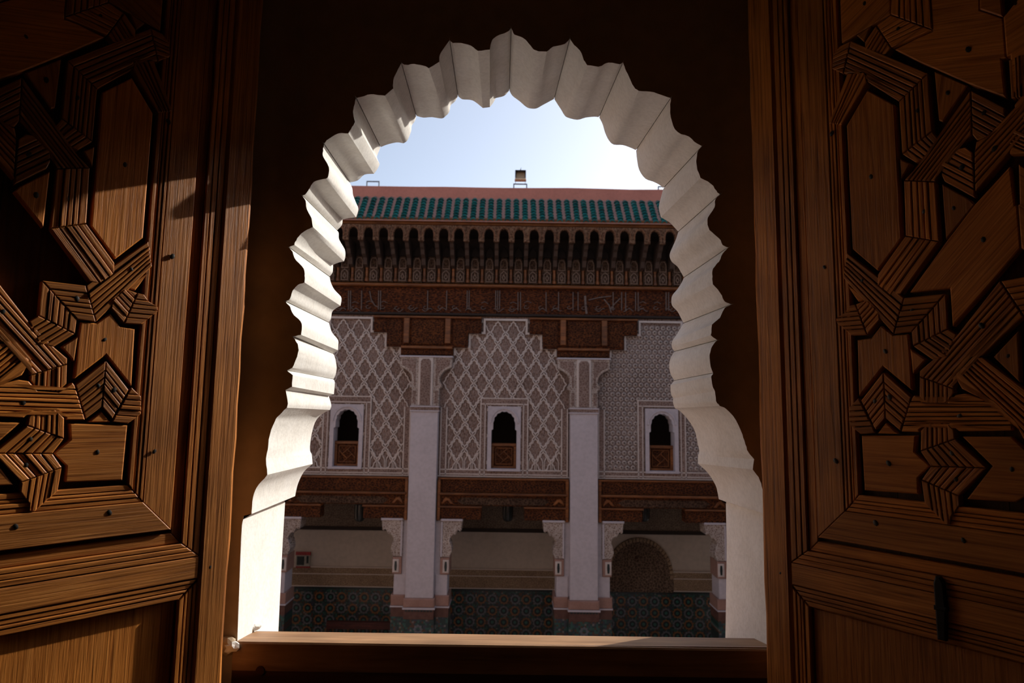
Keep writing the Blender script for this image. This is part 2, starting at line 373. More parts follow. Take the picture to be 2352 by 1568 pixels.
for kind, A, B in arch_parts:
    mb = MB(); n = len(A)
    for i in range(n-1):
        # white reveal, slightly eroded in the middle of its depth
        prevs = None
        K = 4
        for k in range(K):
            t0, t1 = k/K, (k+1)/K
            P = [lerp(A[i], B[i], t0), lerp(A[i+1], B[i+1], t0), lerp(A[i+1], B[i+1], t1), lerp(A[i], B[i], t1)]
            ys = [Y0+(Y1-Y0)*t for t in (t0, t0, t1, t1)]
            mb.face([(p[0], y, p[1]) for p, y in zip(P, ys)])
    o_ = lambda p: (p[0]*1.05, (p[1]-ZREF)*1.05+ZREF) if kind != 'jamb' else (p[0]*1.05, p[1])
    for R_, Y in ((A, Y0+.002), (B, Y1-.002)):
        for i in range(n-1): mb.face([(R_[i][0], Y, R_[i][1]), (R_[i+1][0], Y, R_[i+1][1]), (o_(R_[i+1])[0], Y, o_(R_[i+1])[1]), (o_(R_[i])[0], Y, o_(R_[i])[1])])
    mb.build(names[kind], M['white'], wall, smooth=28)
# ragged broken plaster lumps at the feet of the jambs
def lump(name, c, r, mat, parent, seed, sq=(1, 1, 1)):
    rnd = random.Random(seed); bm = bmesh.new(); bmesh.ops.create_icosphere(bm, subdivisions=2, radius=r)
    for v in bm.verts:
        k = 1+rnd.uniform(-.28, .28); v.co = Vector((v.co.x*k*sq[0], v.co.y*k*sq[1], v.co.z*k*sq[2]))
    me = bpy.data.meshes.new(name); bm.to_mesh(me); bm.free(); me.materials.append(mat)
    o = bpy.data.objects.new(name, me); o.location = c; return link(o, parent)
lump('plaster_lump', at(532, 1486, Y0-.012), .011, M['white'], wall, 1, (1.2, .8, .9))
lump('plaster_lump', at(520, 1482, Y0-.008), .013, M['ochre'], wall, 2, (1.3, .7, 1.2))
lump('plaster_lump', at(585, 1440, 1.292), .010, M['white'], wall, 3, (1.2, 1, .6))
lump('plaster_lump', at(1757, 1448, 1.285), .012, M['white'], wall, 4, (1, 1, .9))

# ------------------------------------------------------------------ wooden sill
sill = empty('window_sill', (0, 1.2, EYE-.9))
tag(sill, 'wooden window sill with sunlit top and dark front beam below the scalloped arch', 'window sill')
sb = MB()
zf, zb_ = at(1150, 1481, 1.195).z, at(1150, 1457, 1.297).z
xl, xr = at(545, 1474, Y0).x-.004, at(1781, 1486, Y0).x+.004
YB = 1.297
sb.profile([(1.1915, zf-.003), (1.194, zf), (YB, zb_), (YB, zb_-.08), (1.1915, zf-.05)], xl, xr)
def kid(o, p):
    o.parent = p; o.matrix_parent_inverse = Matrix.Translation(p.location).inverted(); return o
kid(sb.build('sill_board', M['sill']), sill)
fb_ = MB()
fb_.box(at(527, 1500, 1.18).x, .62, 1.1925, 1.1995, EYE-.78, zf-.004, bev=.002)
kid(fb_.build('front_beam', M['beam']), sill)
pg = MB()
c = at(598, 1539, 1.192); pg.tube((c.x, 1.195, c.z), (c.x, 1.1895, c.z), .009, .008, 12)
kid(pg.build('peg', M['beam']), sill)

# ------------------------------------------------------------------ the dark room
def rbox(name, x0, x1, y0, y1, z0, z1, mat):
    mb = MB(); mb.box(x0, x1, y0, y1, z0, z1); o = mb.build(name, mat); return tag(o, kind='structure')
rbox('floor', -2.6, 2.6, -2.6, Y0-.001, -.12, 0, M['tile_floor'])
rbox('ceiling', -2.6, 2.6, -2.6, Y0-.001, 3.1, 3.25, M['cedar_panel'])
rbox('wall_left', -2.6, -2.45, -2.45, Y0-.001, 0, 3.1, M['room'])
rbox('wall_right', 2.45, 2.6, -2.45, Y0-.001, 0, 3.1, M['room'])
rbox('wall_back', -2.6, 2.6, -2.6, -2.45, 0, 3.1, M['room'])

# ------------------------------------------------------------------ carved shutters
AR, AL = .643870, .733038
HR, HL = (.465628, 1.15), (-.490551, 1.132763)
def Rp(p):
    """a point of the right shutter's face: distance from the hinge edge and height over the eye"""
    r = ray(p); s_, c_ = math.sin(AR), math.cos(AR)
    # s*rx - sin*t = hx ; s*ry + cos*t = hy
    det = r.x*c_+s_*r.y
    s = (HR[0]*c_+s_*HR[1])/det; t = (r.x*HR[1]-r.y*HR[0])/det
    return (t, s*r.z)
ORG = dict(A=(1880, 380), B=(2112, 380), C=(1880, 600), D=(2112, 600), E=(1880, 820), F=(2112, 820), G=(1880, 1020), H=(2112, 1020),
           T=(1880, 0), U=(2112, 0), V=(1880, 190), W=(2112, 190))
def q(s):
    """'C350,30' -> shutter coordinates"""
    o = ORG[s[0]]; x, y = s[1:].split(','); return Rp((o[0]+float(x)*.15306, o[1]+float(y)*.15306))
def Q(s): return [q(w_) for w_ in s.split()]
# straps: list of segments (polygon, edge a, edge b), laths
STRAPS = [
 (6, [('A430,1300 C1290,545 C1130,1095 C365,245', 'A430,1300 C1290,545', 'C365,245 C1130,1095'),
      ('C1290,545 D400,480 C1400,1060 C1130,1095', 'C1290,545 D400,480', 'C1130,1095 C1400,1060'),
      ('D400,480 D435,1010 C1420,1275 C1400,1060', 'D400,480 D435,1010', 'C1400,1060 C1420,1275'),
      ('D435,1010 D565,1095 D420,1435 D200,1480 C1420,1275', 'D435,1010 D565,1095', 'C1420,1275 D200,1480')]),
 (5, [('C895,200 A1310,1060 B300,1140 C1240,490 C1090,515 C890,360', 'C895,200 A1310,1060', 'C1240,490 B300,1140'),
      ('A1310,1060 A1285,225 B240,245 B300,1140', 'A1310,1060 A1285,225', 'B300,1140 B240,245')]),
 (7, [('A1285,225 W90,1130 W300,770 W770,110 W790,790 W550,990 W330,1250 B240,240', 'A1285,200 W770,110', 'B240,245 W790,790')]),
 (6, [('W775,110 W1290,375 W1285,550 W1010,830 W860,870 W790,785', 'W775,110 W1290,375', 'W790,800 W1010,925')]),
 (6, [('W590,985 W700,965 W800,1045 B835,495 B375,245 B330,150 W335,1235', 'W600,960 W800,1060', 'B370,248 B835,500')]),
 (7, [('W850,885 W1010,825 W1290,570 W1600,230 W1600,740 W1325,1090 B835,410 W822,1050', 'W850,880 W1600,110', 'B835,410 W1600,770')]),
 (5, [('W1345,855 W1440,700 W1600,765 W1600,1060 W1350,1080', 'W1440,700 W1600,765', 'W1350,1000 W1600,1110')]),
 (4, [('U1335,905 U1600,790 W1600,215 W1370,240', 'U1335,905 W1370,240', 'U1600,790 W1600,215')]),
 (7, [('F0,205 F190,45 D570,1095 D1205,285 D1568,830 D950,1425 F720,10 F540,230 F520,475 F0,290', 'F0,230 D1200,285', 'F520,475 D1568,850'),
      ('F0,290 F520,475 F525,545 F410,690 F130,712 F0,590', 'F0,290 F0,590', 'F520,475 F525,600')]),
 (6, [('D1220,295 D1600,225 D1600,850 D1575,830', 'D1220,280 D1600,215', 'D1400,900 D1700,850')]),
 (6, [('C270,838 C390,770 C470,660 C560,640 C740,1105 C490,1115 C270,918', 'C450,660 C560,645', 'C490,1118 C740,1105'),
      ('C560,640 C740,580 C915,760 C930,880 C740,1105', 'C560,640 C735,470', 'C740,1105 C930,880')]),
 (6, [('E975,220 E640,650 E860,1095 E1010,920', 'E975,220 E640,650', 'E1010,920 E860,1095'),
      ('E975,220 E1400,600 E1235,1110 E1010,920', 'E975,220 E1400,600', 'E1010,920 E1235,1110')]),
 (6, [('E605,605 E465,745 E455,1010 E640,1160 E868,1138', 'E455,610 E605,605', 'E455,1165 E868,1145')]),
 (7, [('E1440,560 E1568,665 F130,715 F410,700 F540,560 F690,540 F840,585 F1130,690 F1390,930 F1400,1110 F600,1118 F420,982 F150,972 F0,1090 E1520,1130 E1240,1120 E1400,610', 'E1440,560 F1130,560', 'E1240,1125 F1400,1120')]),
 (6, [('F20,1100 F150,972 F420,982 F525,1090 F545,1225 F15,1410', 'F20,1000 F15,1410', 'F530,1000 F545,1225'),
      ('F545,1225 H1020,355 H170,330 F15,1410', 'F545,1225 H1020,355', 'F15,1410 H170,330'),
      ('H1020,355 H600,775 H30,530 H170,330', 'H1020,355 H600,775', 'H170,330 H30,530'),
      ('H600,775 H615,920 H485,1090 H470,1210 H400,1210 H190,1000 H80,890 H30,530', 'H600,775 H630,1100', 'H30,530 H130,1200')]),
 (7, [('D800,1430 D960,1437 F1600,490 F1600,1290 F1400,925 F1130,685 F840,580 F640,480 F550,330 F545,240', 'F960,0 F1600,490', 'F545,260 F1500,1190')]),
 # upper half
 (6, [('T490,610 U135,1100 T1210,1531 T735,1235 T700,1080 T375,1110', 'T490,610 U135,1100', 'T375,1105 T1210,1531'),
      ('T490,610 T320,690 T215,830 T205,1040 T375,1115', 'T490,610 T215,760', 'T375,1115 T205,1150'),
      ('U135,1100 W195,725 V1255,1075 T1210,1531', 'U135,1100 W195,725', 'T1210,1531 V1255,1075'),
      ('W195,725 W290,845 W90,1130 V1460,1205 V1255,1075', 'W195,725 W290,845', 'V1255,1075 V1460,1205')]),
 (5, [('T430,1100 T700,1085 T735,1235 V355,640 V150,610', 'T430,1100 V150,610', 'T735,1235 V355,640')]),
 (6, [('T870,385 T700,640 T705,820 T870,880 T1020,810 T1095,720', 'T870,385 T600,830', 'T1095,720 T900,1050'),
      ('T870,385 T1090,225 U195,450 T1095,720', 'T870,385 T1090,225', 'T1095,720 U195,450'),
      ('T1090,225 T1110,-300 U140,-300 U195,450', 'T1090,225 T1110,-300', 'U195,450 U140,-300')]),
]
PANELS = [  # polygon, grain angle, nail, name
 ('A510,1255 C885,140 A1240,1090 V1138,330 V735,112 V425,640', 90, 'V790,1410', 'panel'),
 ('C1370,465 B400,1145 B830,585 B1355,15 B1425,595 B1600,610 B1600,1130 D1130,245 D495,970 D455,405 D380,402', 48, 'B960,1110', 'plank_panel'),
 ('C580,1182 C790,1152 C930,962 C1120,1112 C1340,1092 C1362,1270 E1400,500 E968,132 E605,588', 90, 'C1000,1350', 'panel'),
 ('C1375,1312 D92,1472 E1418,245', 90, None, 'panel'),
 ('E882,1143 E1010,985 E1188,1148', 0, None, 'panel'),
 ('E640,1180 E1450,1178 G1432,112 H150,325 G1482,510 G1490,748 G690,690', 0, 'G1050,285', 'panel'),
 ('F640,1192 F1370,1192 F1600,1400 H1600,780 H1450,872 H715,820 H1095,328', 0, 'H1385,375', 'panel'),
 ('D1112,1435 D1480,1052 F1500,372', 90, 'D1330,1420', 'panel'),
 ('B335,278 B760,512 B828,582 B402,1112', 90, 'B515,640', 'panel'),
 ('C402,322 C728,574 C592,602', -38, None, 'panel'),
 ('T1135,742 U0,552 U192,472 U165,0 U150,-300 U900,-300 U900,150 U1600,392 U1600,735 U1330,850 U1222,872 U1282,1448 U752,1258 U0,932', -18, 'U730,740', 'plank_panel'),
 ('U217,1064 U718,1280 W342,582 W287,562', 80, 'W420,150', 'panel'),
 ('T308,-300 T350,642 T1078,212 T1075,-300', 30, 'T690,50', 'panel'),
 ('T572,532 T688,632 T790,382', 30, None, 'panel'),
 ('V1226,1142 V1378,1212 V1242,1438', 90, None, 'panel'),
 ('U905,140 U905,-300 U1600,-300 U1600,150 U1440,325', -18, 'U1450,60', 'panel'),
]
NAILS = 'C1410,750 C660,290 D935,965 F610,880 E1070,600 E850,660 H490,130 H540,515 H660,1440 G860,1180 G260,250 C90,90 W970,450 W1130,990 B75,690 V1490,420 W640,1270 T1200,430'.split()
# frame lines, in shutter coordinates
tS = Rp((1800, 784))[0]; tm1 = Rp((1838, 784))[0]; tm2 = Rp((1859, 784))[0]; tb0 = Rp((1925, 820))[0]
tb1 = q('E520,200')[0]
zb0 = q('G640,760')[1]; zb1 = q('G385,1005')[1]; zf1 = q('G0,1400')[1]
zm0 = Rp((1876, 1243))[1]; zm1 = Rp((1822, 1292))[1]; zr1 = Rp((1814, 1340))[1]
zl0 = Rp((1818, 1348))[1]; zl1 = Rp((1853, 1392))[1]; tl1 = Rp((1858, 1400))[0]; tl2 = Rp((1886, 1433))[0]
ZC = (q('V735,112')[1]+q('C885,140')[1])/2; T_END = .62
up = lambda z: 2*ZC-z
Z_TOP, Z_BOT = up(zr1)+.05, -.78
def wobble(poly, k=.0004): return [(p[0]+random.uniform(-k, k), p[1]+random.uniform(-k, k)) for p in poly]
def lath_set(mb, fn, poly, ea, eb, n, h0=-.016, h1=0.0, gap=.0014, widths=None):
    w_ = widths or [1.35]+[random.uniform(.8, 1.05) for _ in range(n-2)]+[1.3]
    tot = sum(w_); acc = 0
    ang = math.atan2(ea[1][1]-ea[0][1], ea[1][0]-ea[0][0])
    A = sum(poly[i-1][0]*poly[i][1]-poly[i][0]*poly[i-1][1] for i in range(len(poly)))
    for k in range(n):
        f0, f1 = acc/tot, (acc+w_[k])/tot; acc += w_[k]
        a0, a1 = lerp(ea[0], eb[0], f0), lerp(ea[1], eb[1], f0); b0, b1 = lerp(ea[0], eb[0], f1), lerp(ea[1], eb[1], f1)
        if k == 0: a0, a1 = lerp(ea[0], eb[0], -.3), lerp(ea[1], eb[1], -.3)
        if k == n-1: b0, b1 = lerp(ea[0], eb[0], 1.3), lerp(ea[1], eb[1], 1.3)
        side = (a1[0]-a0[0])*(b0[1]-a0[1])-(a1[1]-a0[1])*(b0[0]-a0[0]) > 0
        p = clip(poly, a0, a1, side)
        if len(p) > 2: p = clip(p, b0, b1, not side)
        p = clean(p)
        if len(p) < 3 or area(p) < 4e-6: continue
        pi = clean(inset(p if sum(p[i-1][0]*p[i][1]-p[i][0]*p[i-1][1] for i in range(len(p))) > 0 else p[::-1], gap*.5))
        if len(pi) < 3: continue
        mb.slab(pi, h0, h1+random.uniform(-.0014, .0006), .0011, fn, ang)
def inside(P, x, y):
    c = False
    for i in range(len(P)):
        a, b = P[i-1], P[i]
        if (a[1] > y) != (b[1] > y) and x < (b[0]-a[0])*(y-a[1])/(b[1]-a[1])+a[0]: c = not c
    return c
def shutter(side):
    hx, hy = HR if side > 0 else HL; a = AR if side > 0 else AL
    root = empty('window_shutter', (hx, hy, EYE+Z_BOT))
    X = Vector((side*math.sin(a), -math.cos(a), 0)); Yv = Vector((0, 0, 1)).cross(X)
    root.matrix_world = Matrix((( X.x, Yv.x, 0, hx), (X.y, Yv.y, 0, hy), (0, 0, 1, EYE+Z_BOT), (0, 0, 0, 1)))
    so = -1 if side > 0 else 1
    fn = lambda t, z, h: (t, so*h, z-Z_BOT)
    def part(name, mb, mat): return mb.build(name, mat, root)
    def bar(name, poly, h0, h1, bev, ang, mat):
        mb = MB(); mb.slab(poly, h0, h1, bev, fn, math.radians(ang)); return part(name, mb, mat)
    R4 = lambda t0, t1, z0, z1: [(t0, z0), (t1, z0), (t1, z1), (t0, z1)]
    # backing boards, hinge stile, free stile, rails
    W_ = [tS-.01, .22, .36, .5, T_END-.03]
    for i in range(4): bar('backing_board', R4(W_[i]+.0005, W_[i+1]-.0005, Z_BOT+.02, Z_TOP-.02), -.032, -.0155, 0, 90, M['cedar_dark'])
    st = MB(); pts = [(0, Z_BOT)]
    zz_ = Z_BOT
    while zz_ < Z_TOP: pts.append((random.uniform(-.0012, .0012), zz_)); zz_ += .06     # worn, wavy edge
    poly = [(tS, Z_BOT)]+[(tS, Z_TOP)]+[p for p in pts[::-1]]
    st.slab(clean(poly), -.036, .004, .005, fn, math.pi/2); part('stile', st, M['cedar_stile'])
    bar('stile', R4(T_END, T_END+.05, Z_BOT, Z_TOP), -.036, .004, .004, 90, M['cedar_stile'])
    # moulding round the strapwork field: laths and a cove, mitred
    ti0, ti1 = tS, tb0                       # mouldings, then the flat inner stile
    def ring(name, t0, t1, z0, z1, n, mat, h1, segs, widths=None, bev=None):
        """mitred frame pieces from outer (t0,z0) to inner (t1,z1); z0<z1 at the bottom"""
        Tm = T_END-(t0-tS); Tm1 = T_END-(t1-tS)
        qd = dict(L=([(t0, z0), (t0, up(z0)), (t1, up(z1)), (t1, z1)], ((t0, z0), (t0, up(z0))), ((t1, z1), (t1, up(z1)))),
                  B=([(t0, z0), (Tm, z0), (Tm1, z1), (t1, z1)], ((t0, z0), (Tm, z0)), ((t1, z1), (Tm1, z1))),
                  T=([(t0, up(z0)), (Tm, up(z0)), (Tm1, up(z1)), (t1, up(z1))], ((t0, up(z0)), (Tm, up(z0))), ((t1, up(z1)), (Tm1, up(z1)))),
                  R=([(Tm, z0), (Tm, up(z0)), (Tm1, up(z1)), (Tm1, z1)], ((Tm, z0), (Tm, up(z0))), ((Tm1, z1), (Tm1, up(z1)))))
        for s in segs:
            mb = MB(); P, ea, eb = qd[s]; lath_set(mb, fn, P, ea, eb, n, h1=h1, widths=widths, gap=.0012 if n > 1 else .0006)
            part(name, mb, mat)
    ring('moulding', tS+.0005, tm1, zm1, zm0-(zm0-zm1)*.42, 3, M['cedar'], .002, 'LBTR', [1.15, 1, .95])
    ring('cove_moulding', tm1, tm2, zm0-(zm0-zm1)*.42, zm0, 1, M['cedar'], -.004, 'LBTR', [1])
    ring('field_stile', tm2+.0015, tb0, zf1, zb1, 1, M['cedar_stile'], .001, 'LBTR', [1])
    ring('border_strip', tb0, tb1, zb1, zb0, 4, M['cedar'], -.0005, 'LBTR', [1, 1, .75, 1.25])
    # rails above and below, second moulding and lower panel
    bar('rail', R4(tS+.0008, T_END-.0008, zr1, zm1-.0008), -.034, .002, .0016, 0, M['cedar_stile'])
    bar('rail', R4(tS+.0008, T_END-.0008, up(zm1)+.0008, Z_TOP), -.034, .002, .0016, 0, M['cedar_stile'])
    Zl = Z_BOT+.06; Te = T_END
    for s in 'LTR':
        mb = MB()
        P = dict(L=([(tS, Zl), (tS, zl0), (tl1, zl1), (tl1, Zl)], ((tS, Zl), (tS, zl0)), ((tl1, Zl), (tl1, zl1))),
                 T=([(tS, zl0+.004), (Te, zl0+.004), (Te-(tl1-tS), zl1), (tl1, zl1)], ((tS, zl0+.004), (Te, zl0+.004)), ((tl1, zl1), (Te-(tl1-tS), zl1))),
                 R=([(Te, Zl), (Te, zl0), (Te-(tl1-tS), zl1), (Te-(tl1-tS), Zl)], ((Te, Zl), (Te, zl0)), ((Te-(tl1-tS), Zl), (Te-(tl1-tS), zl1))))[s]
        lath_set(mb, fn, *P, 4, h1=.0005, widths=[1, 1, .8, 1.2]); part('moulding', mb, M['cedar'])
    bar('rail', R4(tS+.0008, T_END-.0008, Z_BOT, Zl-.001), -.034, .002, .0016, 0, M['cedar_stile'])
    bar('lower_panel', R4(tl1+.001, Te-(tl1-tS)-.001, Zl, zl1-.001), -.0155, -.010, .003, 90, M['cedar_panel'])
    # strapwork and panels, and the next repeat of the field mirrored beyond them
    holders = []; T_FAR = T_END-(tb1-tS)-.001
    AX = Rp((2352, 784))[0]+.004
    for mir in (False, True):
        mp_ = (lambda P: [(2*AX-p[0], p[1]) for p in P]) if mir else (lambda P: P)
        for n, segs in STRAPS:
            segq = [(Q(P), Q(ea), Q(eb)) for P, ea, eb in segs]
            ct = sum(p[0] for P, _, _ in segq for p in P)/sum(len(P) for P, _, _ in segq)
            if mir and not .24 < ct < .375: continue
            mb = MB()
            for P, ea, eb in segq:
                Pm = mp_(P)
                if mir: Pm = clip(clip(Pm, (AX+.0008, 1), (AX+.0008, 0)), (T_FAR, 0), (T_FAR, 1))
                if len(Pm) > 2: lath_set(mb, fn, Pm, mp_(ea), mp_(eb), n, h1=.0022)
            so_ = part('strap', mb, M['cedar'])
            if not mir: holders += [(P, so_) for P, _, _ in segq]
        for P, ang, nail, nm in PANELS:
            if nm == 'plank_panel' and side < 0 and P.startswith('C1370'): continue        # lost from this shutter
            Pq = Q(P); ct = sum(p[0] for p in Pq)/len(Pq)
            if mir and not .24 < ct < .36: continue
            Pq = wobble(mp_(Pq)); mb = MB()
            if mir: Pq = clean(clip(clip(Pq, (AX+.0008, 1), (AX+.0008, 0)), (T_FAR, 0), (T_FAR, 1)))
            else: Pq = clean(clip(Pq, (AX-.0002, 0), (AX-.0002, 1)))
            if len(Pq) < 3: continue
            mb.slab(Pq, -.0155, random.uniform(-.0006, .0008), .0016, fn, math.radians(ang if not mir else 180-ang))
            po_ = part(nm, mb, M['cedar_panel'])
            if not mir: holders.append((Q(P), po_))
    # hand-forged nails
    nm_ = MB()
    prof = [(.0052, -.001), (.0048, .0002), (.003, .0008), (0, .001)]
    for (r0, z0), (r1, z1) in zip(prof, prof[1:]):
        for i in range(7):
            t0, t1 = 2*math.pi*i/7, 2*math.pi*(i+1)/7
            qd = [(r0*.75*math.cos(t0), so*z0, r0*1.1*math.sin(t0)), (r0*.75*math.cos(t1), so*z0, r0*1.1*math.sin(t1)), (r1*.75*math.cos(t1), so*z1, r1*1.1*math.sin(t1)), (r1*.75*math.cos(t0), so*z1, r1*1.1*math.sin(t0))]
            nm_.face(qd if r1 > 1e-6 else qd[:3])
    nme = nm_.mesh('nail', M['iron'], smooth=40)
    spots = [(q(s), .002) for s in NAILS]+[(q(s[2]), .0006) for s in PANELS if s[2] and not (side < 0 and s[0].startswith('C1370'))]
    spots += [(Rp((1795, 1315)), .004), ((tS+.1, ZC+.1), .001)]
    for (t, z), h in spots:
        o = bpy.data.objects.new('nail', nme); o.location = fn(t, z, h-.0004); o.rotation_euler = (0, random.uniform(-.6, .6), 0)
        s_ = random.uniform(.65, 1.0); o.scale = (s_, s_, s_); link(o, next((h_ for P, h_ in holders if inside(P, t, z)), root))
    return root, fn
sh_r, fn_r = shutter(1)
tag(sh_r, 'carved wooden shutter with black iron latch, in shade right of the arch', 'shutter', 'carved window shutters')
sh_l, fn_l = shutter(-1)
tag(sh_l, 'carved wooden shutter left of the arch, sunlit, one plank missing from its strapwork', 'shutter', 'carved window shutters')
# iron latch on the right shutter
lt = MB(); a0, a1 = Rp((2167, 1323)), Rp((2164, 1466))
tc_ = (a0[0]+a1[0])/2
lt.slab([(tc_-.006, a1[1]), (tc_+.005, a1[1]), (tc_+.0075, (a0[1]+a1[1])/2), (tc_+.006, a0[1]-.008), (tc_+.002, a0[1]), (tc_-.004, a0[1]), (tc_-.007, a0[1]-.01), (tc_-.0065, (a0[1]+a1[1])/2)], .002, .011, .002, fn_r)
lt.slab([(tc_-.0078, (a0[1]+a1[1])/2-.003), (tc_+.0085, (a0[1]+a1[1])/2-.003), (tc_+.0085, (a0[1]+a1[1])/2+.003), (tc_-.0078, (a0[1]+a1[1])/2+.003)], .002, .0125, .0015, fn_r)
tag(lt.build('latch', M['black_iron'], sh_r), 'black iron latch bar')

# ------------------------------------------------------------------ the courtyard and the facade across it
FY = 14.0                                    # plane of the carved stucco
KX = lambda Y: xx(1158, 1000, Y)-xx(1157, 1000, Y)      # metres per pixel at depth Y
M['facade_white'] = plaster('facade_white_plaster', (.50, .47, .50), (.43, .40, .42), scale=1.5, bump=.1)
M['stucco_rib'] = plaster('stucco_rib', (.56, .505, .465), (.46, .405, .365), scale=5, bump=.1)
M['stucco_leaf'] = plaster('stucco_leaf', (.36, .285, .25), (.28, .215, .185), scale=5, bump=.1)
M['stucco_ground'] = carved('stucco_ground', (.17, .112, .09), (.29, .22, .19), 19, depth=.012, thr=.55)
M['stucco_fine'] = carved('stucco_fine', (.16, .112, .096), (.29, .24, .225), 19, depth=.012, thr=.55)
M['capital_carved'] = carved('capital_stucco', (.24, .18, .145), (.47, .42, .38), 24, depth=.02, thr=.62)
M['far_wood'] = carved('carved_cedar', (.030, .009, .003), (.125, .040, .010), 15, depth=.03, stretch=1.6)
M['far_wood_red'] = carved('painted_carved_cedar', (.026, .007, .0025), (.125, .036, .009), 11, depth=.03, stretch=2.4)
M['far_plain'] = wood('weathered_cedar_trim', (.08, .025, .006), (.19, .064, .014), (.26, .10, .027), scale=(1.5, 20), rnd=.3)
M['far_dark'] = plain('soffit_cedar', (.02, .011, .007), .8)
M['far_grey'] = carved('faded_painted_cedar', (.055, .030, .018), (.17, .118, .085), 13, depth=.03)
M['arm2'] = carved('carved_column_cedar', (.035, .018, .010), (.10, .06, .036), 16, depth=.02)
M['fringe'] = carved('fringe_cedar', (.09, .042, .022), (.20, .115, .068), 16, depth=.02)
M['glaze'] = plain('green_glaze', (.013, .145, .145), .25, 0, .35)
M['pink'] = plaster('pink_render', (.50, .20, .15), (.40, .155, .118), scale=1.6, bump=.1)
M['mortar'] = plaster('roof_mortar', (.40, .22, .185), (.29, .155, .125), scale=6)
M['gallery'] = plaster('gallery_plaster', (.50, .455, .40), (.42, .38, .33), scale=1.2, bump=.05)
M['beige'] = carved('carved_beige_band', (.20, .14, .092), (.34, .26, .175), 22, depth=.01)
M['marble'] = plaster('pink_marble', (.33, .20, .16), (.23, .125, .095), scale=4, rough=.5, bump=.02)
M['brown_marble'] = plaster('brown_marble', (.12, .062, .048), (.065, .03, .023), scale=9, rough=.45, bump=.02)
M['court_floor'] = plaster('court_marble_floor', (.62, .58, .54), (.5, .46, .42), scale=1, rough=.4, bump=.02)
def zellige():
    m, t, b = new_mat('zellige_mosaic'); g = N(t, 'ShaderNodeNewGeometry')
    mp = N(t, 'ShaderNodeMapping'); mp.inputs['Scale'].default_value = (24, .01, 24); t.links.new(g.outputs['Position'], mp.inputs[0])
    v = N(t, 'ShaderNodeTexVoronoi', i_Scale=1.0, distance='CHEBYCHEV'); v.inputs['Randomness'].default_value = .35; t.links.new(mp.outputs[0], v.inputs['Vector'])
    sp_ = N(t, 'ShaderNodeSeparateColor'); t.links.new(v.outputs['Color'], sp_.inputs[0])
    r = ramp(t, sp_.outputs[0], [(.1, (.012, .03, .028)), (.35, (.02, .075, .06)), (.6, (.03, .035, .05)), (.8, (.07, .032, .015)), (.95, (.13, .12, .11))])
    r.color_ramp.interpolation = 'CONSTANT'
    t.links.new(r.outputs[0], b.inputs['Base Color']); b.inputs['Roughness'].default_value = .3
    return m
M['zellige'] = zellige()
M['z_orange'] = plain('orange_tile', (.18, .085, .032), .3); M['z_grey'] = plain('grey_blue_tile', (.115, .12, .135), .3)
M['z_dark'] = plain('black_green_tile', (.012, .022, .022), .3); M['z_teal'] = plain('teal_tile', (.03, .12, .10), .3)

# setting: ground, side wings, gallery behind the arcade
GY = 16.6
rbox('floor_courtyard', -WX, WX, Y1, GY, GROUND-.2, GROUND, M['court_floor'])
rbox('wall_courtyard_left', -WX-.3, -WX, Y1, GY, GROUND, EYE+4.4, M['outer'])
rbox('wall_courtyard_right', WX, WX+.3, Y1, GY, GROUND, EYE+4.4, M['outer'])
# pillar axes and bay centres
PX = [xx(977+361.3*i, 1000, FY) for i in (-1, 0, 1, 2)]
BW = PX[1]-PX[0]; BC = [(PX[i]+PX[i+1])/2 for i in range(3)]
kf = KX(FY)
z = lambda py, Y=FY: zz(py, Y)

# ---- carved stucco wall with three window openings
fac = MB()
X0, X1 = PX[0]-BW*.9, PX[3]+BW*.9
zt, zb = z(727.5), z(1098)
win_hw, wz0, wz1 = 30*kf, z(1077), z(943)
holes = [[(c-win_hw, wz0), (c+win_hw, wz0), (c+win_hw, wz1), (c-win_hw, wz1)] for c in BC]
cols = sorted([X0, X1]+[c+s*win_hw for c in BC for s in (-1, 1)]+[PX[2]])
def quad(mb, xa, xb, za, zb_2, Y, mi): mb.face([(xa, Y, za), (xb, Y, za), (xb, Y, zb_2), (xa, Y, zb_2)], mi=mi)
for xa, xb in zip(cols, cols[1:]):
    mi = 1 if (xa+xb)/2 > PX[2] else 0
    inw = any(abs((xa+xb)/2-c) < win_hw for c in BC)
    if inw: quad(fac, xa, xb, wz1, zt, FY, mi); quad(fac, xa, xb, zb, wz0, FY, mi)
    else: quad(fac, xa, xb, zb, zt, FY, mi)
rbox('wall_attic', X0, X1, FY+.31, FY+.35, z(726), z(440, 13.8), M['outer'])
wall_f = fac.build('wall_facade', [M['stucco_ground'], M['stucco_fine']]); tag(wall_f, kind='structure')

